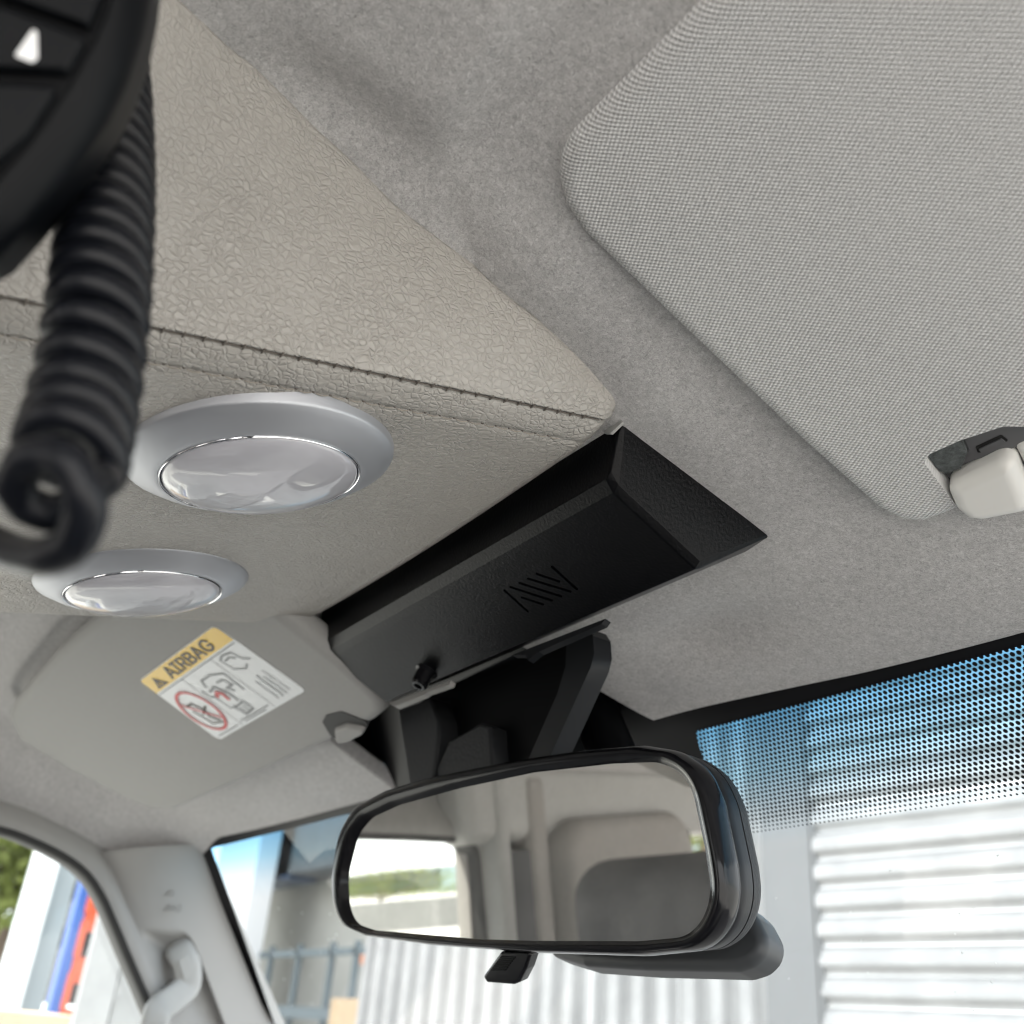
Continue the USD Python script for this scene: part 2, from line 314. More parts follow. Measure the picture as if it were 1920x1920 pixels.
# visor planes first: the lining has a shallow tray for each
VU, VV = np.array([1.0, 0, -0.012]), _u([0.0, 1.0, -0.33])
drv = Frame((-0.17, 0.113, 0.2090), VU, -VV)                     # n points down towards the viewer
pas = Frame((-0.62, 0.13, 0.182), _u([1, 0, 0.045]), -_u([0, 1, -0.335]))
A2 = [(190, 1150), (100, 1230), (22, 1322), (12, 1345), (30, 1385), (120, 1440), (250, 1505), (290, 1520), (330, 1522), (450, 1470), (600, 1402), (700, 1358), (722, 1340), (715, 1315), (640, 1245), (480, 1120), (430, 1080), (300, 1060)]
vp2 = sg.Polygon(pas.poly(A2)).convex_hull
FOLD = [atF(px, py, lambda q: q[2] - float(hz0(q[0], q[1])))[:2] for px, py in ((800, 370), (925, 190))]
def seg_d(x, y, a, b):
    a, b = np.array(a), np.array(b); d = b - a; t = np.clip(((x - a[0]) * d[0] + (y - a[1]) * d[1]) / (d @ d), 0, 1)
    return np.hypot(x - a[0] - t * d[0], y - a[1] - t * d[1])
def hz(x, y):
    z = hz0(x, y)
    # soft trays round the two visors, a swage beside the console
    tray = sstep(0.045, 0.0, np.maximum(np.maximum(-0.190 - x, 0.045 - y), y - 0.09)) * 0.008
    ridge = 0.0015 * np.exp(-((x + 0.193 + 0.15 * (y - 0.10)) / 0.012) ** 2) * sstep(0.02, 0.09, y) * sstep(0.26, 0.18, y)
    f0, f1 = FOLD; fd = _u(f1 - f0); sd = (np.asarray(x, float) - f0[0]) * fd[1] - (np.asarray(y, float) - f0[1]) * fd[0]
    al = (np.asarray(x, float) - f0[0]) * fd[0] + (np.asarray(y, float) - f0[1]) * fd[1]
    fold = -0.0065 * sstep(-0.006, 0.010, sd) * sstep(0.075, 0.020, sd) * sstep(0.004, 0.030, al) * sstep(0.10, 0.05, al)
    dent = 0.0065 * np.exp(-(((x + 0.292) / 0.035) ** 2 + ((y - 0.292) / 0.016) ** 2))
    X_, Y_ = np.broadcast_arrays(np.asarray(x, float), np.asarray(y, float)); q = np.stack([X_, Y_, z], -1) - pas.o
    near = (X_ < -0.45) & (Y_ > -0.1); dist = np.full(X_.shape, 1.0)
    if near.any(): dist[near] = shapely.distance(vp2, shapely.points((q @ pas.U)[near], (q @ pas.V)[near]))
    trayp = 0.004 * sstep(0.011, 0.005, dist)
    return z + tray - ridge + dent + trayp + fold
def y_edge(x):
    x = np.asarray(x, float); notch = sstep(-0.625, -0.60, x) * sstep(-0.372, -0.388, x)
    return header_y(x) - 0.085 * notch + 0.003 * sstep(-0.62, -0.68, x)
xs = np.unique(np.r_[np.linspace(-0.955, -0.66, 90), np.linspace(-0.66, -0.58, 40), np.linspace(-0.58, -0.40, 60), np.linspace(-0.40, -0.36, 40), np.linspace(-0.36, 0.05, 130), np.linspace(0.05, 0.25, 12)])
vs = np.r_[np.linspace(0, 0.86, 40), np.linspace(0.87, 1, 110)]
rows = []
for v in vs:
    ye = y_edge(xs); y = -2.4 + (ye + 2.4) * v
    rows.append(np.c_[xs, y, hz(xs, y)])
ye = y_edge(xs); ze = hz(xs, ye)
for dy, dz in ((0.0025, -0.0002), (0.005, 0.001), (0.007, 0.0035), (0.0075, 0.007), (0.005, 0.010), (-0.02, 0.0105)):
    rows.append(np.c_[xs, ye + dy, ze + dz])
part('headliner', grid(np.array(rows)[:, ::-1]), M_FELT, None, smooth=True, label='light grey felt roof lining over the front seats', cat='headliner', kind='structure')

rx, ry = np.linspace(-1.0, 0.29, 30), np.linspace(-2.45, 0.262, 30)
part('roof_panel', grid(np.array([[(x, y, float(hz0(np.clip(x, -0.93, 0.22), y)) + 0.045) for x in rx[::-1]] for y in ry])), mat('roof_paint', (0.35, 0.35, 0.35), 0.4), None, smooth=True, label='outer roof panel of the vehicle', cat='roof', kind='structure')

# ------------------------------------------------------------------ overhead console
def zs(y): return np.where(np.asarray(y) > -0.12, 0.145 + 0.2473 * np.asarray(y, float), 0.145 - 0.2473 * 0.12)
XR, XL = -0.226, -0.486
EE = np.array([atF(px, py, lambda q: q[2] - float(hz(q[0], q[1]))) for px, py in ((300, -40), (340, 0), (440, 95), (600, 245), (740, 380), (870, 480), (1000, 588), (1080, 665), (1150, 740))])
EY, EX = EE[:, 1], EE[:, 0]
def section(y, lift=0.0, inset=0.0):
    """cross-section of the console at y, from the right edge on the lining round to the left one."""
    s = float(zs(y)); hr = float(hz(-0.203, y)) + 0.004; hl = float(hz(-0.505, y)) + 0.004
    P = []
    xe = float(np.interp(y, EY, EX)); hr = float(hz(xe, y)) + 0.004
    H = max(hr - s, 0.004)
    q_ = min(1, H / 0.03); P += [(xe - 0.009 * q_, hr + 0.015), (xe - 0.0070 * q_, hr - 0.0012 * q_), (xe - 0.0035 * q_, hr - 0.0020 * q_), (xe - 0.0006, hr - 0.0036 * q_)]
    for t in np.linspace(0.0, 1, 16): P.append((xe + (XR + 0.0012 - xe) * t + 0.003 * math.sin(math.pi * t) * min(1, H / 0.05), hr - 0.0055 * q_ + (s + 0.0008 - hr + 0.0055 * q_) * t))
    P += [(XR + 0.0006, s + 0.0004), (XR - 0.0012, s + 0.0020), (XR - 0.0018, s + 0.0004)]           # the seam groove
    for t in np.linspace(0.1, 1, 8): P.append((XR - 0.0018 - 0.0092 * t, s + 0.0002 - 0.0030 * math.sin(t * math.pi / 2)))
    P += [(XR - 0.0115, s - 0.0022), (XR - 0.0122, s - 0.0028)]                                        # the stitch line
    for x in np.linspace(XR - 0.014, XL + 0.012, 46):
        u = (x - XC) / 0.13; P.append((x, s - 0.003 - 0.0035 * (1 - u * u)))
    for t in np.linspace(0.2, 1, 8): P.append((XL + 0.012 - 0.012 * math.sin(t * math.pi / 2), s - 0.0035 + 0.012 * (1 - math.cos(t * math.pi / 2))))
    for t in np.linspace(0.1, 1, 8): P.append((XL - 0.012 * t, s + 0.0085 + (max(hl - s, 0.012) - 0.0085) * t))
    P = np.array(P)
    if lift or inset:
        P[:, 1] += lift; P[:, 0] = XC + (P[:, 0] - XC) * (1 - inset)
    return np.c_[P[:, 0], np.full(len(P), y), P[:, 1]]
YF = 0.183
secs = [section(y) for y in np.r_[np.linspace(-0.5, -0.12, 12), np.linspace(-0.11, YF - 0.009, 120)]]
for a in np.linspace(8, 90, 10):
    a = math.radians(a); secs.append(section(YF - 0.009, 0.009 * (1 - math.cos(a)), 0.018 * (1 - math.cos(a))) + np.array([0, 0.009 * math.sin(a), 0]))
secs.append(secs[-1] + np.array([0, 0.0, 0.02]))
con = thing('overhead_console', 'beige grained vinyl overhead console with stitched seams between the visors', 'console', (XC, 0.0, 0.22))
part('shell', grid(np.array(secs)), M_LEATHER, con, smooth=True)
st = []
for y in np.arange(-0.09, 0.168, 0.0052):                          # threads along the stitch line, one at a time
    s = float(zs(y)); s2 = float(zs(y + 0.0036))
    st.append(tube([(XR - 0.0117, y, s - 0.00300), (XR - 0.0117, y + 0.0018, (s + s2) / 2 - 0.0034), (XR - 0.0117, y + 0.0036, s2 - 0.00300)], 0.00018, 6))
st2 = []
for y in np.arange(-0.09, 0.172, 0.0052):                          # needle holes at the seam
    s = float(zs(y)); st2.append(tube([(XR + 0.0011, y, s + 0.0006), (XR + 0.0002, y, s + 0.0002), (XR - 0.0012, y, s + 0.0004)], 0.0003, 6))
hl_ = [trimesh.creation.icosphere(subdivisions=1, radius=0.0005) for _ in np.arange(-0.09, 0.168, 0.0052)]
for g, y in zip(hl_, np.arange(-0.09, 0.168, 0.0052)): g.apply_translation((XR - 0.0117, y - 0.0008, float(zs(y)) - 0.0026))
part('needle_hole', cat_(hl_), M_THREAD, con, kind='stuff')
ys = np.linspace(-0.1, YF - 0.006, 60)
part('seam_piping', tube(np.c_[np.full(60, XR - 0.0008), ys, zs(ys) + 0.0010], 0.0004, 6), M_THREAD, con)
part('stitching', cat_(st), M_TAN, con, label='dashed line of thread below the seam')
part('seam_stitching', cat_(st2), M_THREAD, con)

# the two reading lamps in it
def lathe(prof, n=96):
    prof = np.array(prof, float); a = np.linspace(0, 2 * np.pi, n, endpoint=False)
    return loft([np.c_[r * np.cos(a), r * np.sin(a), np.full(n, h)] for r, h in prof])
nb = _u([0, 0.2473, -1.0])
def lamp_frame(px, py):
    p = atF(px, py, lambda q: q[2] - (float(zs(q[1])) - 0.0058)); return Frame(p, [1, 0, 0], np.cross(nb, [1, 0, 0]))
lf = lamp_frame(489, 863); lf2 = lamp_frame(270, 1088)
lamp = thing('reading_lamp', 'larger silver reading lamp nearest the black coiled cord', 'lamp', lf.o, 'reading lamps in the console')
R0 = 0.0425
bez = [(R0 + 0.0006, -0.003), (R0, 0.0002), (R0 - 0.0006, 0.0012), (R0 - 0.003, 0.0026), (R0 - 0.006, 0.0043), (R0 - 0.009, 0.0056), (R0 - 0.0105, 0.0060), (R0 - 0.0111, 0.0060), (R0 - 0.0113, 0.0054)]
part('bezel', lf.lift(lathe(bez)), M_SILVER, lamp, smooth=60)
part('trim_ring', lf.lift(lathe([(R0 - 0.0112, 0.0050), (R0 - 0.0112, 0.0063), (R0 - 0.0115, 0.0066), (R0 - 0.0119, 0.0063), (R0 - 0.0120, 0.0050)])), M_CHROME, lamp, smooth=60)
RL = R0 - 0.0122
part('lens', lf.lift(lathe([(RL, 0.0052)] + [(RL * math.cos(a), 0.0058 + 0.0058 * math.sin(a)) for a in np.linspace(0.05, math.pi / 2 - 0.001, 14)])), M_LENS, lamp, smooth=True)
dup(lamp, 'reading_lamp', lf2.o, 'smaller looking silver reading lamp, farther one above the airbag visor')

# ------------------------------------------------------------------ black module in front of the console
BXL, BXR = -0.470, -0.2345
prof_b = [(0.187, 0.215), (0.187, 0.200), (0.1895, 0.176), (0.1925, 0.1722), (0.196, 0.1705), (0.2315, 0.1553), (0.2335, 0.1563), (0.240, 0.166), (0.268, 0.178), (0.268, 0.19)]
modl = thing('black_module', 'black grained plastic module with slotted emblem at the console front', 'module', (XC, 0.21, 0.2))
pts = []
for x, ins in ((BXL, 0.0), (BXR, 0.0)):
    pts += [(x, y, z) for y, z in prof_b]
hullp = np.array([(x, y, z) for x in (BXL + 0.002, BXR - 0.002) for y, z in prof_b] + [(x, y * 0.998 + 0.0004, z + 0.002) for x in (BXL, BXR) for y, z in prof_b]
                 + [(BXL - 0.0, 0.268, 0.19), (BXR + 0.010, 0.187, 0.203), (BXR + 0.012, 0.259, 0.1745), (BXR + 0.012, 0.259, 0.19)])
RB = 0.0013; hc_ = hullp.mean(0); ext = np.ptp(hullp, axis=0) / 2
body = trimesh.convex.convex_hull(np.vstack([hc_ + (hullp - hc_) * (1 - RB / ext) + d * RB for d in SPH]))
bf = Frame((XC, 0.21, 0.1645), [1, 0, 0], -_u([0, 0.0355, -0.0152]))
slots = [((1162, 1217), (1290, 1334)), ((1260, 1256), (1375, 1294)), ((1197, 1198), (1424, 1272)), ((1247, 1175), (1477, 1249)), ((1296, 1150), (1529, 1222)), ((1344, 1124), (1466, 1165)), ((1430, 1084), (1565, 1208))]
bm = man(body); sl = []
for a, b in slots:
    q = sg.LineString([bf.of(560 + a[0] / 3, 700 + a[1] / 3), bf.of(560 + b[0] / 3, 700 + b[1] / 3)]).buffer(0.00075, quad_segs=4)
    g = trimesh.creation.extrude_polygon(q, 0.006, engine='earcut'); g.apply_translation((0, 0, -0.0035)); sl.append(q)
    bm = bm - man(bf.lift(g))
part('housing', bm, M_BLACKBOX, modl, smooth=28)
kf = Frame(bf.w(bf.of(800, 1258), 0.0), [1, 0, 0], -_u([0, 0.0355, -0.0152]))
part('knob', kf.lift(lathe([(0.0058, 0), (0.0058, 0.001), (0.0046, 0.002), (0.0042, 0.0085), (0.0034, 0.0095), (0.0022, 0.0095), (0.002, 0.0075), (0.0001, 0.0075)], 32)), M_GLOSS, modl, smooth=30)
for pa in ([(728, 1318), (845, 1276), (842, 1284), (802, 1298), (795, 1303), (740, 1325)], [(960, 1228), (1135, 1160), (1128, 1170), (1010, 1222), (990, 1238), (985, 1228)]):
    g = Frame((XC, 0.236, 0.157), [1, 0, 0], [0, 0.25, 1]); part('bracket_plate', g.lift(slab(sg.Polygon(g.poly(pa)).buffer(0), -0.003, 0.0)), M_GREYTRIM if pa[0][0] < 800 else M_SATIN, modl, smooth=False)
g = Frame((BXR, 0.186, 0.192), [1, 0, 0], [0, 0.3, 1]); part('tab', g.lift(slab(sg.Polygon(g.poly([(1130, 802), (1164, 786), (1167, 791), (1145, 812), (1132, 811)])), -0.001, 0.0)), M_GREYTRIM2, modl, smooth=False)

# ------------------------------------------------------------------ mirror mount cover
cov = thing('mirror_mount_cover', 'dark plastic cover over the mirror stem below the black module', 'cover', (-0.4, 0.28, 0.18))
def panel(pix, y, t, m, name, r=0.0, tilt=0.0, **k):
    g = Frame(atY(*pix[0], y), _u([1, tilt, 0]), [0, 0.0, 1]); part(name, g.lift(slab(sg.Polygon(g.poly(pix)).buffer(0), -t, 0.0, r)), m, cov, **k)
panel([(790, 1290), (1070, 1190), (1060, 1250), (1010, 1405), (1000, 1470), (800, 1490)], 0.292, 0.03, M_BLACK, 'stem_block')
panel([(848, 1284), (1066, 1192), (1070, 1240), (1018, 1400), (1010, 1440), (850, 1440)], 0.268, 0.008, M_BLACK, 'front_plate')
panel([(745, 1330), (806, 1308), (822, 1350), (822, 1380), (810, 1470), (768, 1480), (758, 1400)], 0.256, 0.012, M_GREYTRIM if False else M_SHELL, 'side_blade', r=0.002)
panel([(840, 1390), (900, 1355), (918, 1362), (925, 1470), (820, 1480), (818, 1440)], 0.258, 0.01, M_SHELL, 'lower_block', r=0.002)
bl = [(1062, 1204), (1103, 1178), (1112, 1192), (1114, 1225), (1108, 1250), (1092, 1285), (1028, 1425), (990, 1425), (1045, 1300), (1060, 1250)]
g = Frame(atY(*bl[0], 0.256), _u([1, 0.0, 0]), [0, 0, 1]); part('side_blade', g.lift(slab(sg.Polygon(g.poly(bl)), -0.01, 0)), M_SATIN, cov, smooth=30)

# ------------------------------------------------------------------ rear view mirror
MY, MP = math.radians(7.0), math.radians(6.0)                       # turned towards the driver and tipped down
mn = _u([math.sin(MY), -math.cos(MY), -math.tan(MP)])
_mU = _u(np.cross([0, 0, 1.0], mn)); mf = Frame((-0.355, 0.235, 0.066), _mU, np.cross(mn, _mU))
assert mf.n @ mn > 0.999 and mf.U[0] > 0
outer = [(660, 1512), (720, 1480), (800, 1456), (950, 1426), (1100, 1403), (1200, 1396), (1262, 1406), (1312, 1440), (1338, 1500), (1362, 1620), (1370, 1700), (1352, 1752), (1310, 1782), (1200, 1793), (1000, 1787), (800, 1772), (685, 1756), (640, 1735), (622, 1700), (620, 1640), (630, 1565)]
inner = [(668, 1562), (695, 1531), (745, 1508), (860, 1476), (1000, 1446), (1150, 1429), (1232, 1426), (1276, 1440), (1302, 1482), (1325, 1590), (1339, 1680), (1337, 1735), (1312, 1757), (1200, 1767), (1000, 1766), (900, 1763), (700, 1746), (667, 1735), (651, 1710), (648, 1640)]
NM = 420
def smoothring(pix, r):
    return sg.Polygon(mf.poly(pix)).convex_hull.buffer(-r, quad_segs=64).buffer(r, quad_segs=64)
def ringpts(p, start):
    q = resample(p, 2000); k = np.argmin(np.hypot(*(q - start).T)); q = np.roll(q, -k, axis=0); return q
po, pi_ = smoothring(outer, 0.021), smoothring(inner, 0.017)
cen = np.array(po.centroid.coords[0])
def polar(p):
    q = resample(p, 3000); a = np.arctan2((q[:, 1] - cen[1]) * 3.2, q[:, 0] - cen[0]); o = np.argsort(a); t = np.linspace(-np.pi, np.pi, NM, endpoint=False)
    return np.c_[np.interp(t, a[o], q[o, 0], period=2 * np.pi), np.interp(t, a[o], q[o, 1], period=2 * np.pi)]
O, I = polar(po), polar(pi_)
mir = thing('rear_view_mirror', 'gloss black framed rear view mirror with a tab below', 'mirror', mf.w(cen))
C = lambda s: cen + (O - cen) * s
part('frame', loft([mf.w(C(0.985), -0.0085), mf.w(C(0.996), -0.0075), mf.w(C(1.0), -0.0055), mf.w(C(1.0), -0.003), mf.w(O * 0.9 + I * 0.1, 0.0), mf.w(O * 0.72 + I * 0.28, 0.0018), mf.w(O * 0.45 + I * 0.55, 0.0022), mf.w(O * 0.2 + I * 0.8, 0.0012), mf.w(I, -0.0004), mf.w(I * 0.97 + cen * 0.03, -0.0014)]), M_GLOSS, mir, smooth=True)
part('mirror_glass', loft([mf.w(cen + (I - cen) * 0.994, -0.0008), mf.w(cen + (I - cen) * 0.5, -0.0008)], cap1=True), M_MIRROR, mir, smooth=False)
part('edge_band', loft([mf.w(C(0.972), -0.0080), mf.w(C(0.986), -0.0088), mf.w(C(0.988), -0.012), mf.w(C(0.984), -0.0158), mf.w(C(0.96), -0.0165)]), M_SATIN, mir, smooth=40)
part('back_shell', loft([mf.w(C(0.972), -0.0160), mf.w(C(0.984), -0.0165), mf.w(C(0.980), -0.020), mf.w(C(0.965), -0.0235), mf.w(C(0.935), -0.027), mf.w(C(0.88), -0.031), mf.w(C(0.75), -0.036), mf.w(C(0.5), -0.040)], cap1=True), M_SHELL, mir, smooth=40)
tf = Frame(mf.w(mf.of(950, 1800), -0.006), mf.U, mf.V + 0.3 * mf.n)
tb = [(938, 1785), (996, 1785), (985, 1818), (972, 1843), (962, 1847), (912, 1843), (905, 1832), (908, 1826)]
part('dipping_tab', tf.lift(slab(roundpoly(tf.poly(tb), 0.0010), -0.006, 0, 0.0012, back=True)), M_GLOSS, mir, smooth=40)
rb = []
for k in range(7):
    a, b = np.array(tf.of(940 - 3.0 * k, 1794 + 4.0 * k)), np.array(tf.of(966 - 3.0 * k, 1795 + 4.0 * k)); rb.append(tf.lift(slab(sg.LineString([a, b]).buffer(0.00022), 0, 0.0004)))
part('grip_ridge', cat_(rb), M_BLACK, mir, smooth=False)
rp = Frame(atY(1300, 1780, 0.285), [1, 0.10, 0], [0, 0.2, 1])
rpp = [(1385, 1690), (1412, 1715), (1436, 1762), (1437, 1778), (1405, 1808), (1375, 1818), (1200, 1815), (1090, 1808), (1030, 1790), (1000, 1740), (1000, 1690)]
part('rear_bracket', rp.lift(slab(roundpoly(rp.poly(rpp), 0.007), -0.012, 0.0, 0.004)), mat('satin_grey_plastic', (0.05, 0.053, 0.056), 0.4, spec=0.3), mir, smooth=40)
stem = tube(spline([mf.w(cen, -0.04), mf.w(cen, -0.06) + [0, 0.02, 0.02], (-0.40, 0.315, 0.16)], 12), 0.012, 16); part('stem', stem, M_BLACK, mir, smooth=True)

# ------------------------------------------------------------------ sun visors
M_WEAVE = weave('visor_weave', (0.68, 0.675, 0.67), drv.U, drv.V, drv.o, 0.00110)
M_VISOR2 = mat('visor_cloth', (0.33, 0.327, 0.317), 0.8, var=0.04, vscale=700, bump=[(900, 0.00012)])
vis = thing('sun_visor', 'pale grey woven cloth sun visor beside the white clip, upper right', 'sun visor', drv.w([0.0, 0.0]))
A1 = [(1062, 262), (1041, 300), (1037, 340), (1050, 392), (1085, 445), (1300, 650), (1500, 838), (1640, 962), (1690, 988), (1735, 990), (1770, 978), (1793, 950)]
uv = drv.poly(A1); far = 0.30; pts = uv + [drv.of(1793, 950) + [0.02, 0.004], (far, drv.of(1793, 950)[1] + 0.004 ), (far, drv.of(1300, 0)[1])]
vp = sg.Polygon(pts).convex_hull
TV = 0.017
slabv = slab(vp, -TV, 0.0, 0.0065, n=8, back=True)
vm = man(slabv)
# hollow for the clip at the front edge
nt = [(1733, 868), (1742, 852), (1800, 826), (1880, 800), (1960, 800), (2080, 760), (2150, 960), (1990, 1010), (1830, 1000), (1786, 940)]
cut = roundpoly(drv.poly(nt), 0.002)
cg = slab(cut, -0.0065, 0.004)
vm = vm - man(drv.lift(cg)) if False else None
vmu = man(slabv) - man(cg)
mm = vmu.to_mesh(); vt = trimesh.Trimesh(mm.vert_properties[:, :3], mm.tri_verts)
part('pad', drv.lift(vt), M_WEAVE, vis, smooth=35)
inn = cut.buffer(-0.0004)
part('clip_recess', drv.lift(slab(inn.intersection(vp.buffer(-0.001)), -0.0067, -0.0058)), M_RECESS, vis, smooth=False)
rod = [drv.w(drv.of(1745, 905), -0.0095), drv.w(drv.of(1745, 905) + [0.16, 0.0], -0.0095)]
fp = sg.Polygon(drv.poly([(1735, 868), (1742, 854), (1798, 832), (1812, 865), (1800, 893), (1775, 903), (1760, 898)]))
part('felt_pad', drv.lift(slab(fp.buffer(0).intersection(inn), -0.006, -0.0035, 0.0)), M_FELTPAD, vis, smooth=False)
part('cavity_wall', drv.lift(slab(sg.Polygon(drv.poly([(1740, 855), (1800, 829), (1880, 803), (1960, 800), (1960, 845), (1800, 893), (1812, 865), (1798, 832)])).buffer(-0.0003).intersection(inn), -0.006, -0.0048)), M_RECESS, vis, smooth=False)
sp = sg.Polygon(drv.poly([(1830, 862), (1878, 838), (1890, 846), (1840, 868)]))
part('slot', drv.lift(slab(roundpoly(drv.poly([(1827, 858), (1876, 836), (1890, 847), (1832, 871)]), 0.0006), -0.0052, -0.0046)), M_SLOT, vis, smooth=False)
part('slot_bar', drv.lift(slab(sg.Polygon(drv.poly([(1833, 862), (1876, 842), (1884, 848), (1838, 867)])), -0.0050, -0.0042)), M_RECESS, vis, smooth=False)
# the clip is screwed to the roof and holds the visor's rod
cf = Frame(drv.w(drv.of(1850, 915), -0.001), drv.U, drv.V)
cp = roundpoly(cf.poly([(1779, 914), (1786, 902), (1870, 860), (1895, 854), (1907, 866), (1925, 912), (1935, 940), (1925, 952), (1845, 968), (1815, 965), (1792, 945)]), 0.0030)
clip = thing('visor_clip', 'off-white rounded plastic clip at the corner of the woven visor', 'clip', cf.o)
part('hook', cf.lift(slab(cp, -0.012, 0.0035, 0.0042, n=8)), M_CLIP, clip, smooth=40)
cp2 = roundpoly(cf.poly([(1900, 850), (1985, 815), (2060, 900), (1950, 945)]), 0.002)
part('base', cf.lift(slab(cp2, -0.014, -0.003, 0.002)), M_CLIP, clip, smooth=40)

vis2 = thing('sun_visor', 'smooth grey sun visor carrying the yellow airbag warning label', 'sun visor', pas.w([0.0, 0.0]))
part('pad', pas.lift(slab(vp2, -0.016, 0.0, 0.007, n=8, back=True)), M_VISOR2, vis2, smooth=35)
ln = sg.LineString(pas.poly([(40, 1392), (130, 1440), (255, 1496)]))
# second clip, at the inner end of the far visor
c2 = Frame(pas.w(pas.of(650, 1350), 0.0), pas.U, pas.V)
part('clip_recess', c2.lift(slab(roundpoly(c2.poly([(605, 1352), (612, 1340), (640, 1333), (688, 1352), (690, 1362), (668, 1366), (655, 1380), (625, 1386)]), 0.003), -0.004, 0.0006)), mat('slot_grey', (0.045, 0.045, 0.045), 0.7), vis2, smooth=30)
clip2 = thing('visor_clip', 'small grey plastic clip at the inner end of the labelled visor', 'clip', c2.o)
part('hook', c2.lift(slab(roundpoly(c2.poly([(630, 1362), (652, 1354), (690, 1360), (682, 1371), (655, 1385), (634, 1388)]), 0.002), -0.01, 0.0035, 0.002)), M_GREYTRIM, clip2, smooth=40)

# warning label printed on a sticker
def lerp2(c, s, t): return np.asarray(c[0]) * (1 - s) * (1 - t) + np.asarray(c[1]) * s * (1 - t) + np.asarray(c[2]) * s * t + np.asarray(c[3]) * (1 - s) * t
LC = pas.poly([(262, 1275), (402, 1171), (574, 1294), (411, 1387)])        # left, top, right, bottom corner: s along the text, t down the label
LU = _u(LC[1] - LC[0]); LW = np.linalg.norm(LC[1] - LC[0]); LH = np.linalg.norm(LC[3] - LC[0]); LV = np.array([-LU[1], LU[0]])
if (LC[3] - LC[0]) @ LV > 0: LV = -LV
def lab(s, t): return np.asarray(lerp2(LC, s, t))
def labpoly(pts): return sg.Polygon([lab(*p) for p in pts])
def labshape(f): return shapely.transform(f, lambda c: np.array([lab(*q) for q in c]))
base = roundpoly([lab(0, 0), lab(1, 0), lab(1, 1), lab(0, 1)], 0.004)
lb = part('warning_label', pas.lift(slab(base, 0.0, 0.0004)), M_WLABEL, vis2, smooth=False, label='yellow and white airbag warning sticker')
part('yellow_band', pas.lift(flat(base.intersection(labpoly([(-0.1, -0.1), (1.1, -0.1), (1.1, 0.215), (-0.1, 0.215)])).buffer(-0.0004), 0.0006)), M_YLABEL, lb, smooth=False)
tm = meshkit.text_mesh('AIRBAG', 1.0, 0.001, bold=True); tv = np.asarray(tm.vertices); tw = tv[:, 0].max() - tv[:, 0].min()
tv2 = np.array([lab(0.27 + 0.57 * (x - tv[:, 0].min()) / tw, 0.175 - 0.135 * y) for x, y, z in tv]); tm.vertices = np.c_[tv2, 0.0008 + tv[:, 2] * 0.1]
part('lettering', pas.lift(tm), M_INK, lb, smooth=False)
part('warning_triangle', pas.lift(flat(labpoly([(0.07, 0.185), (0.13, 0.05), (0.21, 0.185)]).difference(labpoly([(0.10, 0.172), (0.13, 0.085), (0.175, 0.172)]).buffer(-0.0004)).union(labpoly([(0.125, 0.10), (0.14, 0.10), (0.142, 0.165), (0.128, 0.165)])), 0.0008)), M_INK, lb, smooth=False)
def lline(pts, w, h=0.0008): return flat(labshape(sg.LineString(pts).segmentize(0.03)).buffer(w), h)
gl = [lline(p, w) for p, w in (
    ([(0.02, 0.235), (0.98, 0.235)], 0.0003), ([(0.33, 0.235), (0.33, 0.98)], 0.0003), ([(0.70, 0.235), (0.70, 0.98)], 0.0003),
    ([(0.42, 0.44), (0.45, 0.36), (0.56, 0.36), (0.66, 0.42), (0.65, 0.66)], 0.0007), ([(0.41, 0.50), (0.48, 0.48), (0.52, 0.60), (0.52, 0.72)], 0.0010), ([(0.54, 0.46), (0.60, 0.47), (0.62, 0.56), (0.55, 0.56), (0.58, 0.62)], 0.0008),
    ([(0.36, 0.45), (0.36, 0.55), (0.40, 0.57)], 0.0006), ([(0.39, 0.58), (0.40, 0.76), (0.45, 0.76)], 0.0005), ([(0.43, 0.78), (0.54, 0.76), (0.55, 0.88), (0.45, 0.90), (0.43, 0.78)], 0.0007), ([(0.47, 0.80), (0.47, 0.88)], 0.0005), ([(0.51, 0.79), (0.51, 0.88)], 0.0005),
    ([(0.75, 0.30), (0.80, 0.27), (0.88, 0.29), (0.90, 0.40), (0.94, 0.44)], 0.0006), ([(0.75, 0.30), (0.76, 0.44), (0.84, 0.50), (0.88, 0.47)], 0.0005),
    ([(0.36, 0.93), (0.67, 0.93)], 0.0004), ([(0.38, 0.96), (0.62, 0.96)], 0.0004), ([(0.05, 0.955), (0.29, 0.955)], 0.0004), ([(0.92, 0.60), (0.92, 0.90)], 0.0004), ([(0.78, 0.33), (0.83, 0.32), (0.86, 0.36)], 0.0006), ([(0.79, 0.66), (0.79, 0.92)], 0.0005), ([(0.84, 0.62), (0.84, 0.92)], 0.0006), ([(0.88, 0.66), (0.88, 0.92)], 0.0005))]
part('pictogram', cat_(gl), M_GINK, lb, smooth=False)
part('child_pictogram', cat_([lline([(0.10, 0.50), (0.16, 0.50), (0.20, 0.62), (0.17, 0.72), (0.21, 0.80)], 0.0009), lline([(0.15, 0.66), (0.24, 0.60)], 0.0008), lline([(0.10, 0.58), (0.13, 0.80), (0.22, 0.84)], 0.0007)]), M_INK, lb, smooth=False)
ring = labshape(sg.Point(0.165, 0.62).buffer(1.0).boundary.segmentize(0.05)) if False else sg.Polygon([lab(0.165 + 0.145 * math.cos(a), 0.62 + 0.30 * math.sin(a)) for a in np.linspace(0, 2 * np.pi, 60)[:-1]])
part('prohibition_ring', pas.lift(flat(ring.difference(ring.buffer(-0.0022)), 0.0009)), M_RINK, lb, smooth=False)
part('prohibition_bar', pas.lift(lline([(0.07, 0.44), (0.26, 0.80)], 0.0008, 0.0010)), M_RINK, lb, smooth=False)
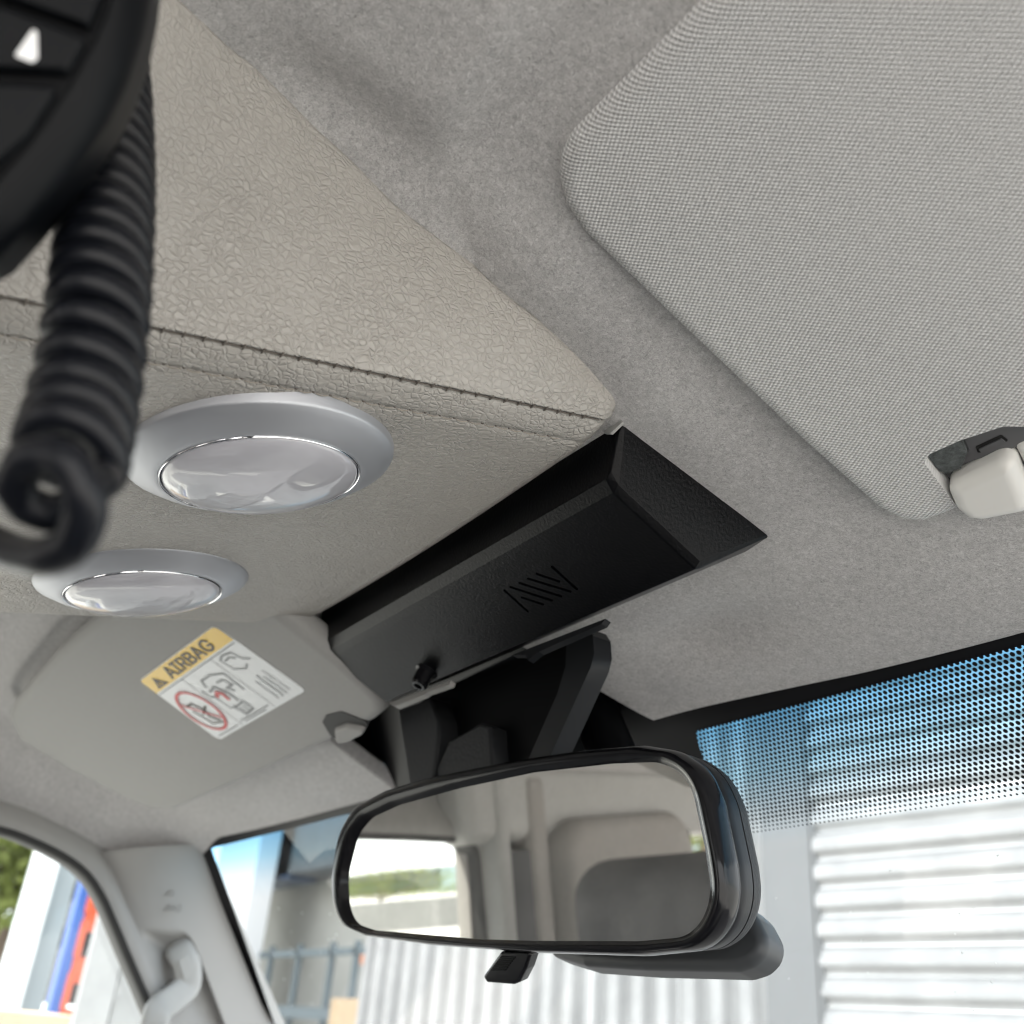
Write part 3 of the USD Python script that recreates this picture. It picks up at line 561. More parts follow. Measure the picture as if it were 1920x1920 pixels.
part('red_mark', pas.lift(lline([(0.42, 0.58), (0.45, 0.54), (0.48, 0.58), (0.47, 0.66)], 0.0013, 0.0010)), M_RINK, lb, smooth=False)
for nm in ('pictogram', 'child_pictogram'):                              # these were laid out in the label plane: lift them
    pr = UsdGeom.Mesh(stage.GetPrimAtPath(str(lb.GetPath()) + '/' + nm)); P = np.array(pr.GetPointsAttr().Get()) + LOC[str(vis2.GetPath())]
    pr.GetPointsAttr().Set(Vt.Vec3fArray.FromNumpy((pas.w(P[:, :2], P[:, 2]) - LOC[str(vis2.GetPath())]).astype(np.float32)))
    n0 = np.tile(pas.n, (len(P), 1)).astype(np.float32)
    if pr.GetNormalsAttr().Get(): pr.GetNormalsAttr().Set(Vt.Vec3fArray.FromNumpy(n0))

# ------------------------------------------------------------------ windscreen
def wy(x, z): return 0.485 - z - 0.055 * ((np.asarray(x, float) - XC) / 0.57) ** 2
def wz(x, y): return 0.485 - y - 0.055 * ((np.asarray(x, float) - XC) / 0.57) ** 2
WN = _u([0, -1, -1.0])                                             # inwards
def half(z): return 0.585 + 0.55 * (0.135 - z)
ws = thing('windscreen', 'tinted front windscreen with blue shade band and black dotted edge', 'windscreen', (XC, 0.34, 0.15))
uu, zz = np.linspace(-1, 1, 60), np.linspace(0.27, -0.30, 64)
P = np.array([[(XC + u * half(z), wy(XC + u * half(z), z), z) for u in uu] for z in zz])
M_GLASS = pane('windscreen_glass', ramp=(0.096, 0.142, [(0.0, (0.93, 0.96, 0.95)), (0.25, (0.80, 0.90, 0.94)), (0.6, (0.42, 0.70, 0.86)), (1.0, (0.17, 0.46, 0.72))]))
part('glass', grid(P), M_GLASS, ws, smooth=True)
def band_low(x):                                                    # lower edge of the black band, as y on the glass
    mid = sstep(-0.64, -0.60, x) * sstep(-0.350, -0.374, x)
    return header_y(x) + 0.0072 - 0.003 * sstep(-0.64, -0.70, x) + 0.055 * mid
bx = np.unique(np.r_[np.linspace(XC - 0.60, -0.66, 40), np.linspace(-0.66, -0.58, 40), np.linspace(-0.58, -0.37, 20), np.linspace(-0.37, -0.345, 40), np.linspace(-0.345, XC + 0.60, 60)])
bt = np.linspace(0, 1, 14); off = WN * 0.0005
BP = np.array([[np.array([x, y, float(wz(x, y))]) + off for x in bx] for t in bt for y in [0]] ) if False else np.array([[np.array([x, (0.225 - 0.04 * ((x - XC) / 0.56) ** 2) * (1 - t) + band_low(x) * t, 0]) for x in bx] for t in bt])
BP[..., 2] = wz(BP[..., 0], BP[..., 1]); BP = BP + off
part('black_band', grid(BP), M_FRIT, ws, smooth=True)
eP = np.array([[np.array([XC - half(z) + w, wy(XC - half(z) + w, z), z]) + off * 1.2 for w in np.linspace(-0.0, 0.036, 4)] for z in np.linspace(0.16, -0.25, 30)])
part('edge_band', grid(eP), M_FRIT, ws, smooth=True)
dots = []
px_ = 0.00255; pitch_y = px_ * 0.866 / 1.414; NR = 27
a = np.linspace(0, 2 * np.pi, 10, endpoint=False)
for r_ in range(0, NR):
    s_ = r_ / (NR - 1.0)
    for x in np.arange(-0.384, 0.02, px_):
        xx = x + (px_ / 2 if r_ % 2 else 0); yy = header_y(xx) + 0.0072 + r_ * pitch_y
        if yy < band_low(xx) - 0.001: continue
        rad = px_ * (0.375 - 0.03 * s_) * (1.0 if s_ < 0.88 else 1.0 - 0.45 * (s_ - 0.88) / 0.12)
        Q = np.c_[xx + rad * np.cos(a), yy + rad * 0.72 * np.sin(a)]
        V = np.c_[Q, wz(Q[:, 0], Q[:, 1])] + off * 1.5
        dots.append(np.vstack([V.mean(0), V]))
V = np.vstack(dots); nd = len(dots); F = np.vstack([np.stack([np.zeros(10, int), 1 + np.arange(10), 1 + (np.arange(10) + 1) % 10], 1) + 11 * k for k in range(nd)])
part('dot_print', trimesh.Trimesh(V, F, process=False), M_FRIT, ws, smooth=False, kind='stuff')
sp = []
for k in range(46):                                                 # dried water spots and dust on the outside of the glass
    px, py = (rng.uniform(450, 640), rng.uniform(1600, 1900)) if k < 26 else (rng.uniform(1450, 1900), rng.uniform(1600, 1900))
    p = atF(px, py, lambda q: q[1] - float(wy(q[0], q[2]))); r = rng.uniform(0.0004, 0.0011) * (1.4 if k < 26 else 0.7); t1 = _u(np.cross(WN, [1, 0, 0])); rot = rng.uniform(0, 3)
    e1 = math.cos(rot) * np.array([1, 0, 0]) + math.sin(rot) * t1; e2 = np.cross(WN, e1)
    ring_ = np.array([p - WN * 0.0006 + e1 * r * math.cos(b) + e2 * r * 0.5 * math.sin(b) for b in np.linspace(0, 2 * np.pi, 8, endpoint=False)])
    sp.append(trimesh.convex.convex_hull(np.vstack([ring_, p - WN * 0.0009])))
part('water_spot', cat_(sp), mat('dry_spot', (0.75, 0.76, 0.76), 0.6), ws, smooth=False, kind='stuff')

# ------------------------------------------------------------------ left pillar trim with its grab handle
XD = -0.952
Lp = np.array([atX(*q, XD) for q in [(186, 1600), (212, 1655), (232, 1712), (258, 1785), (282, 1855), (300, 1912), (318, 1970), (350, 2080)]])
Rp = np.array([atF(*q, lambda q: q[1] - float(wy(q[0], q[2])) + 0.004) for q in [(372, 1583), (388, 1622), (410, 1682), (440, 1757), (470, 1832), (502, 1912), (528, 1975), (575, 2090)]])
ts = np.linspace(0, 1, 70); Ls, Rs = spline(Lp, 70), spline(Rp, 70)
us = np.linspace(0, 1, 40); G = []
for i in range(70):
    row = []
    for u in us:
        p = Ls[i] * (1 - u) + Rs[i] * u; nin = _u([0.75, -0.65, -0.1])
        b = 0.014 * math.sin(math.pi * min(max(u, 0), 1)) ** 0.8
        v = i / 69.0
        rec = 0.020 * float(sstep(0.12, 0.22, u) * sstep(0.62, 0.52, u) * sstep(0.31, 0.37, v))
        row.append(p + nin * (b - rec))
    G.append(row)
G = np.array(G)
pil = thing('pillar_trim', 'grey plastic windscreen pillar trim with moulded grab handle', 'pillar trim', Lp[0])
gm = trimesh.Trimesh(*[x for x in (lambda v, f: (v, np.vstack([f[:, [0, 1, 2]], f[:, [0, 2, 3]]])))(*grid(G))], process=False)
part('trim_panel', gm, M_GREYTRIM, pil, smooth=True)
def on_pillar(px, py, h=0.0):
    d = ray(px, py); Vv = np.asarray(gm.vertices); k = np.argmin(np.linalg.norm(np.cross(Vv, d / np.linalg.norm(d)), axis=1)); t = np.linalg.norm(Vv[k]); return d / np.linalg.norm(d) * (t - h)
hp = [(326, 1775, 0.004), (338, 1785, 0.022), (352, 1815, 0.030), (352, 1845, 0.032), (325, 1872, 0.036), (295, 1900, 0.040), (285, 1940, 0.040), (292, 2000, 0.03)]
hc = np.array([on_pillar(a, b, 0) * (1 - (h - 0.010) / 1.0) for a, b, h in hp]); hc = spline(hc, 40)
tw = np.gradient(hc, axis=0); tw /= np.linalg.norm(tw, axis=1)[:, None]; rings = []
for i in range(40):
    n1 = _u(-hc[i] - tw[i] * (-hc[i] @ tw[i])); b1 = np.cross(tw[i], n1); a = np.linspace(0, 2 * np.pi, 20, endpoint=False); ca, sa = np.cos(a), np.sin(a)
    rings.append(hc[i] + np.outer(np.sign(ca) * np.abs(ca) ** 0.6 * 0.0115, b1) + np.outer(np.sign(sa) * np.abs(sa) ** 0.6 * 0.007, n1))
gh = part('grab_handle', loft(rings, True, True), M_GREYTRIM2, pil, smooth=50)
hq = Frame(hc[12] - _u(hc[12]) * 0.0075, ROT.T[0] if False else _u(np.cross([0, 0, 1], -hc[12])), [0, 0, 1])
part('screw_cover', hq.lift(slab(roundpoly(hq.poly([(333, 1800), (350, 1790), (361, 1818), (345, 1838)]), 0.001), -0.002, 0.0012, 0.0006)), M_GREYTRIM2, gh, smooth=40)
em = []
for txt, (ax, ay), w_, h_ in (('SRS', (303, 1677), 24, 10), ('AIRBAG', (283, 1704), 58, 13)):
    tm = meshkit.text_mesh(txt, 1.0, 0.001, bold=True); tv = np.asarray(tm.vertices); tl = tv[:, 0].max() - tv[:, 0].min()
    p0 = on_pillar(ax + w_ / 2, ay, 0.0); nn = _u([0.75, -0.65, -0.1]); U_ = _u(np.cross(nn, [0, 0, -1.0])); U_ = U_ if U_ @ ROT[:, 0] > 0 else -U_
    fr = Frame(p0 + nn * 0.0012, U_, [0, 0, 1]); e = fr.of(ax + w_, ay - 3); s_ = fr.of(ax, ay + 2); sc_ = (e[0] - s_[0]) / tl
    tm.vertices = np.c_[(tv[:, 0] - tv[:, 0].min()) * sc_ + s_[0], tv[:, 1] * sc_ * 1.1 + s_[1], tv[:, 2] * 0.4 - 0.0002]; em.append(fr.lift(tm))
part('embossed_lettering', cat_(em), M_GREYTRIM, pil, smooth=False)

# ------------------------------------------------------------------ near-side door frame and glass
dpx = [(-420, 1490), (-260, 1512), (-120, 1532), (0, 1561), (72, 1588), (128, 1618), (160, 1645), (186, 1684), (206, 1728), (232, 1790), (258, 1850), (284, 1912), (330, 2020), (372, 2120)]
dp = spline([(XD, -0.395, -0.12), (XD, -0.392, 0.088), (XD, -0.376, 0.104), (XD, -0.34, 0.107), (XD, -0.1, 0.119), (XD, 0.03, 0.127)] + [atX(*q, XD) for q in dpx[3:]], 120)
ylow = dp[-1]; back = dp[0]
door = thing('passenger_door', 'grey lined passenger door frame round a bright side window', 'car door', dp[60])
def strip(path, offs):
    """sweep a profile given as (towards outside of the opening, inwards into the cabin) offsets"""
    t = np.gradient(path, axis=0); t /= np.linalg.norm(t, axis=1)[:, None]; nx = np.array([1.0, 0, 0]); o = np.cross(nx, t)
    if o[60][2] < 0: o = -o
    return grid(np.array([[path[i] + o[i] * a + nx * b for a, b in offs] for i in range(len(path))]))
part('frame', strip(dp, [(0.001, -0.03), (0.001, 0.0), (0.002, 0.004), (0.006, 0.0065), (0.012, 0.0065), (0.020, 0.003), (0.030, -0.006), (0.05, -0.02), (0.11, -0.03)]), M_GREYTRIM, door, smooth=50)
part('seal', strip(dp, [(0.0, -0.025), (-0.002, -0.006), (-0.0015, 0.003), (0.0005, 0.0052), (0.0035, 0.0062), (0.007, 0.002)]), M_SEAL, door, smooth=50)
gp = dp + [-0.022, 0, 0]; gl_ = np.array([gp, np.c_[gp[:, 0], gp[:, 1], np.full(len(gp), -0.30)]]); part('window_glass', grid(gl_), pane('door_glass', (0.90, 0.94, 0.92)), door, smooth=False)
yb = -0.40
part('door_panel', box((XD - 0.03, (yb + 0.5) / 2 - 0.2, -0.55), (0.09, 0.5 - yb + 0.4, 0.5), 0.02), M_GREYTRIM, door, smooth=40)

# ------------------------------------------------------------------ seats and pillar that the mirror sees
def seat(x, y, label, c, w=0.50, hr=True):
    t = thing('car_seat', label, 'seat', (x, y, -0.75), 'car seats')
    part('backrest', trimesh.convex.convex_hull(np.vstack([SPH * 0.06 + p for p in [(x - w / 2 + .06, y, -0.62), (x + w / 2 - .06, y, -0.62), (x - w / 2 + .08, y - 0.13, -0.18), (x + w / 2 - .08, y - 0.13, -0.18), (x - w / 2 + .05, y - 0.05, -0.3), (x + w / 2 - .05, y - 0.05, -0.3)]])), c, t, smooth=True)
    part('cushion', box((x, y + 0.27, -0.66), (w, 0.52, 0.16), 0.05), c, t, smooth=40)
    if hr:
        h = part('headrest', box((x, y - 0.17, -0.015), (0.27, 0.10, 0.17), 0.045), c, t, smooth=40)
        for s in (-1, 1): part('headrest_post', tube([(x + s * .06, y - 0.155, -0.19), (x + s * .06, y - 0.165, -0.06)], 0.006), M_CHROME, t)
    return t
M_SEAT = mat('seat_cloth', (0.10, 0.10, 0.105), 0.9, var=0.1, vscale=300)
M_SEAT2 = mat('seat_cloth_pale', (0.30, 0.285, 0.27), 0.9, var=0.06, vscale=300)
seat(-0.70, -0.28, 'dark grey front passenger seat with headrest, seen in the mirror', M_SEAT)
seat(-0.62, -1.35, 'pale grey rear seat behind the passenger seat, seen in the mirror', M_SEAT2, 0.62)
bpt = thing('pillar_trim', 'pale grey upright pillar trim behind the passenger door window', 'pillar trim', (XD, -0.37, -0.4))
part('front_strip', box((XD + 0.015, -0.412, -0.19), (0.04, 0.024, 0.74), 0.008), mat('pale_strip', (0.34, 0.34, 0.33), 0.5), bpt, smooth=40)
part('backing', box((XD - 0.022, -0.450, -0.15), (0.02, 0.12, 0.66)), M_SEAT2, bpt, smooth=False)
part('belt_slot', box((XD + 0.012, -0.443, -0.24), (0.034, 0.038, 0.66)), mat('belt_grey', (0.06, 0.062, 0.066), 0.7), bpt, smooth=False)
part('rear_strip', box((XD + 0.015, -0.480, -0.19), (0.04, 0.036, 0.74), 0.01), M_SEAT2, bpt, smooth=40)
qt = thing('rear_quarter_trim', 'wide grey trim panel with rounded top between the side windows', 'trim panel', (XD, -0.6, -0.1))
qp = roundpoly([(-0.500, -0.6), (-0.500, 0.125), (-0.81, 0.135), (-0.81, -0.6)], 0.05)
qf = Frame((XD + 0.03, 0, 0), [0, 1, 0], [0, 0, 1]); part('panel', qf.lift(slab(qp, -0.04, 0.03, 0.02)), M_SEAT2, qt, smooth=40)
part('window_surround', box((XD, -0.833, -0.1), (0.05, 0.04, 0.5)), M_SEAL, qt, smooth=False)
part('lower_panel', box((XD - 0.03, -1.1, -0.55), (0.09, 1.3, 0.6), 0.02), M_GREYTRIM, qt, smooth=40)
part('rear_pillar', box((XD, -1.9, -0.1), (0.06, 0.9, 0.6), 0.02), M_SEAT2, qt, smooth=40)
part('rail', box((XD, -1.1, 0.15), (0.06, 1.5, 0.10), 0.02), M_GREYTRIM2, qt, smooth=40)
M_CARPET = mat('grey_carpet', (0.06, 0.06, 0.058), 0.95, var=0.2, vscale=200)
M_DASH = mat('dash_plastic', (0.05, 0.05, 0.052), 0.7)
fl = part('cabin_floor', box((XC, -0.9, -1.06), (1.28, 3.2, 0.02)), M_CARPET, None, smooth=False, label='grey carpeted cabin floor', cat='floor', kind='structure')
da = thing('dashboard', 'dark plastic dashboard under the windscreen', 'dashboard', (XC, 0.6, -0.35))
part('top', trimesh.convex.convex_hull(np.array([(x, y, z) for x in (XC - 0.60, XC + 0.60) for y, z in ((0.38, -0.36), (0.44, -0.33), (0.78, -0.325), (0.80, -0.9), (0.45, -0.9), (0.36, -0.5))])), M_DASH, da, smooth=30)
seat(0.02, -0.48, 'dark grey driver seat behind the camera', M_SEAT)
dd = thing('driver_door', 'grey lined driver door below its open window', 'car door', (0.25, 0.0, -0.5))
part('door_panel', box((0.265, -0.05, -0.66), (0.09, 1.3, 0.76), 0.02), M_GREYTRIM, dd, smooth=40)
bp2 = thing('pillar_trim', 'pale grey pillar trim behind the driver seat', 'pillar trim', (0.24, -0.7, -0.4))
part('trim_panel', trimesh.convex.convex_hull(np.array([(0.24 + a, y, z) for y, z in ((-0.58, 0.19), (-0.70, 0.19), (-0.60, -0.55), (-0.78, -0.55)) for a in (-0.03, 0.05)])), M_GREYTRIM2, bp2, smooth=30)

# ------------------------------------------------------------------ radio handset and coiled cord
HD = 0.150
hf = Frame(atD(100, 150, HD), _u(ROT[:, 0] + 0.25 * -ROT[:, 2]), ROT[:, 1])
hs = thing('radio_handset', 'black two-way radio handset with a white arrow key, top left', 'radio handset', hf.o)
ho = [(278, -40), (262, 40), (232, 130), (195, 205), (150, 270), (95, 335), (40, 405), (-20, 470), (-120, 520), (-330, 420), (-380, 100), (-200, -260), (200, -300), (290, -140)]
part('body', hf.lift(slab(sg.Polygon(hf.poly(ho)).convex_hull, -0.020, 0.0, 0.006, n=8, back=True)), M_HANDSET, hs, smooth=40)
kp = sg.Polygon(hf.poly([(225, -60), (205, 20), (180, 80), (135, 160), (60, 268), (-10, 350), (-120, 420), (-300, 330), (-320, 60), (-160, -240), (160, -250)])).convex_hull
part('keypad', hf.lift(slab(kp, -0.002, 0.0008, 0.0006)), M_BLACK, hs, smooth=30)
keys = [[(-130, -15), (5, 38), (28, 30), (170, 84), (132, 148), (-130, 138)], [(-130, 160), (118, 172), (55, 268), (-20, 335), (-130, 380)], [(-130, -130), (215, -110), (205, -20), (172, 66), (35, 14), (-130, -40)]]
for q in keys: part('key', hf.lift(slab(roundpoly(hf.poly(q), 0.0009).convex_hull, 0.0, 0.0028, 0.0010, n=5)), M_HANDSET, hs, smooth=30)
part('arrow_print', hf.lift(flat(roundpoly(hf.poly([(36, 121), (70, 72), (78, 78), (79, 126), (69, 134)]), 0.0003), 0.0030)), M_WHITEPRINT, hs, smooth=False)

cl = np.array([(185, -60, 148), (197, 60, 152), (205, 200, 160), (204, 340, 172), (196, 450, 182), (183, 590, 194), (166, 705, 202), (150, 785, 210), (134, 848, 222), (124, 880, 226)], float)
OD, WR = 0.0165, 0.00258
C3 = spline(np.array([atD(x, y, OD * FPX / w) for x, y, w in cl]), 400)
T3 = np.gradient(C3, axis=0); T3 /= np.linalg.norm(T3, axis=1)[:, None]
S3 = np.r_[0, np.cumsum(np.linalg.norm(np.diff(C3, axis=0), axis=1))]
view = ROT @ np.array([0, 0, 1.0])
nt_, L3 = 0, S3[-1]
pitchf = lambda s: 0.0056 if s < 0.62 * L3 else 0.0056 + 0.0013 * (s - 0.62 * L3) / (0.38 * L3)
hel = []; ph = 2.6; s = 0.0
while s < L3:
    k = np.interp(s, S3, np.arange(400)); c = np.array([np.interp(s, S3, C3[:, j]) for j in range(3)]); t = _u([np.interp(s, S3, T3[:, j]) for j in range(3)])
    e1 = _u(view - t * (view @ t)); e2 = np.cross(t, e1)
    hel.append(c + (OD / 2 - WR) * (math.cos(ph) * e1 + math.sin(ph) * e2)); ds = pitchf(s) / 26; s += ds; ph -= 2 * math.pi / 26
end = hel[-1]
tail = [atD(160, 925, 0.130), atD(130, 952, 0.128), atD(88, 961, 0.126), atD(46, 943, 0.1245), atD(28, 906, 0.1225), atD(46, 868, 0.121), atD(90, 856, 0.120), atD(134, 874, 0.119), atD(156, 918, 0.119), atD(160, 970, 0.120), atD(142, 1014, 0.1215), atD(95, 1042, 0.124), atD(40, 1040, 0.128), atD(0, 1024, 0.131), atD(-90, 985, 0.136), atD(-250, 900, 0.145)]
hel = np.array(hel); path = np.vstack([hel[:-6], spline(np.vstack([hel[-6], tail]), 140)[1:]])
cord = thing('coiled_cord', 'black coiled rubber cord hanging down from the radio handset', 'cord', C3[200])
part('cord', tube(path, WR, 12), M_RUBBER, cord, smooth=True)

# ------------------------------------------------------------------ outside
GZ = -1.45
M_CONC = mat('concrete', (0.42, 0.41, 0.39), 0.85, var=0.12, vscale=1.2, bump=[(60, 0.002)])
part('ground', (np.array([(-400, -400, GZ), (400, -400, GZ), (400, 400, GZ), (-400, 400, GZ)], float), np.array([[0, 1, 2, 3]])), M_CONC, None, smooth=False, label='pale concrete yard', cat='ground', kind='structure')
M_WSHEET = mat('white_sheet_metal', (0.34, 0.34, 0.335), 0.5, var=0.12, vscale=5)
M_SLAT = mat('shutter_metal', (0.34, 0.34, 0.335), 0.45, var=0.14, vscale=5)
M_POST = mat('galvanised_paint', (0.18, 0.184, 0.184), 0.5, var=0.04, vscale=3)
dv = ray(-850, 1790); dv[2] = 0; dv = -_u(dv)                       # along the shed front, to the right
p_s = atD(1700, 1760, 3.6); nrm = np.array([dv[1], -dv[0], 0.0])       # towards us
if nrm @ p_s > 0: nrm = -nrm
def onwall(px, py, off=0.0): return atP(px, py, p_s + nrm * off, nrm)
def along(px, py=1850, off=0.0): return float((onwall(px, py, off) - p_s) @ dv)
def wallpt(s, z, off=0.0): return np.array([*(p_s + dv * s + nrm * off)[:2], z])
ztop = 4.6
shut = thing('roller_shutter', 'white roller shutter of horizontal slats right of the grey post', 'roller shutter', wallpt(0.3, GZ))
s0, s1 = along(1545), along(1920) + 2.2
zA, zB = onwall(1700, 1655)[2], onwall(1700, 1712)[2]; PIT = abs(zA - zB)
k0 = int((ztop - GZ) / PIT)
z0 = zB - PIT * int((zB - GZ) / PIT)
n_sl = 0; z = z0
while z < ztop - PIT:
    prof = [(0.0, 0.0), (0.0, PIT * 0.20), (0.008, PIT * 0.22), (0.020, PIT * 0.27), (0.025, PIT * 0.34), (0.025, PIT * 0.46), (0.020, PIT * 0.72), (0.009, PIT * 0.94), (0.0, PIT * 0.985)]
    jo, jz = rng.uniform(-0.003, 0.003), rng.uniform(-0.004, 0.004)
    part('slat', grid(np.array([[wallpt(s, z + dz + jz * (s - s0) / (s1 - s0), max(o + jo, 0.0)) for s in np.linspace(s0, s1, 3)] for o, dz in prof])), M_SLAT, shut, smooth=True); z += PIT
pst = thing('steel_post', 'pale grey steel post between corrugated wall and roller shutter', 'post', wallpt(along(1490), GZ))
a0, a1 = along(1437, 1850, 0.03), along(1532, 1850, 0.03)
def wallbox(sa, sb, za, zb, oa, ob):
    return trimesh.convex.convex_hull(np.array([wallpt(s, z, o) for s in (sa, sb) for z in (za, zb) for o in (oa, ob)]))
part('shaft', wallbox(a0, a1, GZ, ztop, 0.0, 0.03), M_POST, pst, smooth=False)
part('guide_rail', wallbox(a1 + 0.002, a1 + 0.02, GZ, ztop, 0.0, 0.022), M_POST, pst, smooth=False)
cor = thing('corrugated_wall', 'white corrugated metal wall below the mirror, left of the grey post', 'wall', wallpt(-1.0, GZ))
w0, w1 = along(688, 1850), a0 - 0.002
npan = 6; edges = np.linspace(w0, w1, npan + 1)
ribp = (along(1060, 1850) - along(1021, 1850))
for q in range(npan):
    ss = np.linspace(edges[q], edges[q + 1] - 0.0015, 140); ph_ = (ss - w0) / ribp
    oo = 0.045 * sstep(0.18, 0.33, np.abs(ph_ % 1 - 0.5)) + 0.0005 * (q % 2)
    part('sheet', grid(np.array([[wallpt(s, zz_, o) for s, o in zip(ss, oo)] for zz_ in (GZ, ztop)])), M_WSHEET, cor, smooth=30)
# left of the wall: a yard with a grey building, a dark awning, a rail fence and boxes
M_GREYW = mat('render_grey', (0.27, 0.27, 0.25), 0.9, var=0.12, vscale=0.9)
M_NAVY = mat('navy_sheet', (0.03, 0.045, 0.08), 0.5, var=0.1, vscale=3)
M_RAIL = mat('dark_rail', (0.05, 0.07, 0.08), 0.5)
M_CARD = mat('cardboard', (0.36, 0.26, 0.16), 0.85, var=0.08, vscale=6)
M_ORANGE = mat('rack_orange', (0.62, 0.10, 0.035), 0.5)
M_BLUE = mat('rack_blue', (0.03, 0.10, 0.36), 0.45)
M_DARK = mat('dark_goods', (0.06, 0.055, 0.05), 0.8, var=0.3, vscale=8)
def quadbox(pix, y, t, far=1.0):
    """a box standing at distance y whose front face fills the given picture rectangle (x0, y0, x1, y1); upright edges"""
    x0, y0, x1, y1 = pix; a = atY((x0 + x1) / 2, y1, y); b = atY((x0 + x1) / 2, y0, y); l = atY(x0, (y0 + y1) / 2, y)[0]; r = atY(x1, (y0 + y1) / 2, y)[0]
    return box(((l + r) / 2, y + t / 2, (a[2] + b[2]) / 2), (abs(r - l), t, abs(b[2] - a[2])))
gb = thing('grey_building', 'plain grey rendered building across the yard behind the rail', 'building', (-12, 6.2, GZ))
bY = 6.0
la, rb_ = atY(470, 1750, bY)[0], atY(760, 1750, bY)[0]; topz = atY(560, 1662, bY)[2]
part('wall', box(((la + rb_) / 2, bY + 1.0, (topz + GZ) / 2), (rb_ - la, 2.0, topz - GZ)), M_GREYW, gb, smooth=False)
part('roof', box(((la + rb_) / 2 + 0.1, bY + 0.7, topz + 1.6), (rb_ - la + 0.2, 2.6, 3.2)), mat('brown_fascia', (0.06, 0.055, 0.052), 0.7, var=0.3, vscale=1.5), gb, smooth=False)
aw = part('awning', quadbox((462, 1440, 556, 1652), 5.4, 0.4), M_NAVY, gb, smooth=False)
wp = thing('white_column', 'tall white column seen in the left corner of the windscreen', 'column', atY(430, 1850, 5.0) * [1, 1, 0] + [0, 0, GZ])
cx0 = atY(395, 1680, 5.0); cx1 = atY(468, 1680, 5.0)
part('shaft', box(((cx0[0] + cx1[0]) / 2, 5.15, 0.8), (abs(cx1[0] - cx0[0]), 0.3, 4.5), 0.02), mat('white_paint', (0.5, 0.51, 0.52), 0.5), wp, smooth=40)
fe = thing('rail_fence', 'dark steel rail fence in front of the grey building', 'fence', atY(560, 1900, 5.3))
fy = 5.3
rz = atY(580, 1787, fy)[2]
part('rail', bar([atY(485, 1787, fy)[0], fy, rz], [atY(740, 1787, fy)[0], fy, rz], 0.06, 0.07), M_RAIL, fe, smooth=False)
part('rail', bar([atY(485, 1900, fy)[0], fy, rz - 0.62], [atY(740, 1900, fy)[0], fy, rz - 0.62], 0.10, 0.12), M_RAIL, fe, smooth=False)
for px in (508, 560, 622, 668): xq = atY(px, 1800, fy)[0]; part('post', bar([xq, fy, GZ], [xq, fy, rz + 0.10], 0.06, 0.06), M_RAIL, fe, smooth=False)
cb = thing('cardboard_box', 'brown cardboard box on the ground by the rail fence', 'box', atY(650, 1920, 5.0)); part('carton', quadbox((612, 1872, 680, 2010), 4.9, 0.4), M_CARD, cb, smooth=False)
cb = thing('orange_crate', 'small orange crate resting behind the rail beside the corrugated wall', 'crate', atY(685, 1800, 5.6)); part('crate', quadbox((664, 1775, 712, 1806), 5.5, 0.3), mat('faded_orange', (0.55, 0.24, 0.14), 0.7), cb, smooth=False)
# through the side window
XO = -5.0
def sidebox(px0, px1, pym, z0_, z1_, x, t):
    a, b = atX(px0, pym, x), atX(px1, pym, x); return box((x - t / 2, (a[1] + b[1]) / 2, (z0_ + z1_) / 2), (t, abs(b[1] - a[1]), z1_ - z0_))
sp_ = thing('white_post', 'thick white post with grey side in the passenger window', 'post', atX(100, 1760, XO))
q0, q1, q2 = atX(22, 1800, XO), atX(62, 1800, XO), atX(112, 1800, XO)
part('shaft', box((XO - 0.1, (q0[1] + q1[1]) / 2, 1.0), (0.2, abs(q1[1] - q0[1]), 5.0)), mat('white_paint_b', (0.75, 0.77, 0.77), 0.5), sp_, smooth=False)
part('grey_flange', box((XO - 0.15, (q1[1] + q2[1]) / 2 + 0.001, 1.0), (0.1, abs(q2[1] - q1[1]), 5.0)), mat('grey_paint', (0.30, 0.34, 0.36), 0.5), sp_, smooth=False)
XR_ = -6.0
rk = thing('pallet_rack', 'blue and orange pallet rack standing behind the white post', 'rack', atX(140, 1850, XR_))
u0, u1 = atX(112, 1800, XR_), atX(132, 1800, XR_)
part('upright', box((XR_, (u0[1] + u1[1]) / 2, 0.6), (0.1, abs(u1[1] - u0[1]), 4.2)), M_BLUE, rk, smooth=False)
e1_ = atX(330, 1800, XR_)[1]
for py in (1640, 1722, 1820, 1918):
    zc = atX(150, py, XR_)[2]; part('beam', box((XR_ + 0.03, (u1[1] + e1_) / 2 + 0.003, zc), (0.05, e1_ - u1[1], 0.12)), M_ORANGE, rk, smooth=False)
    part('end_plate', box((XR_ + 0.06, u1[1] + 0.01, zc - 0.1), (0.02, 0.03, 0.17)), M_ORANGE, rk, smooth=False)
gd = thing('stacked_goods', 'dark wrapped goods stacked on the pallet rack shelves', 'goods', atX(200, 1850, XR_ - 0.5))
for k, py in enumerate((1640, 1722, 1820, 1918)):
    zc = atX(150, py, XR_)[2]; part('load', box((XR_ - 0.6, (u1[1] + e1_) / 2 + 0.05, zc + 0.28), (0.9, e1_ - u1[1] + 0.1, 0.40), 0.03), M_DARK, gd, smooth=30)
wpn = thing('metal_screen', 'white sheet metal panel beside the pillar in the passenger window', 'panel', atX(210, 1800, -4.2))
v0, v1 = atX(166, 1800, -4.2), atX(420, 1800, -4.2); ptop = atX(190, 1688, -4.2)[2]
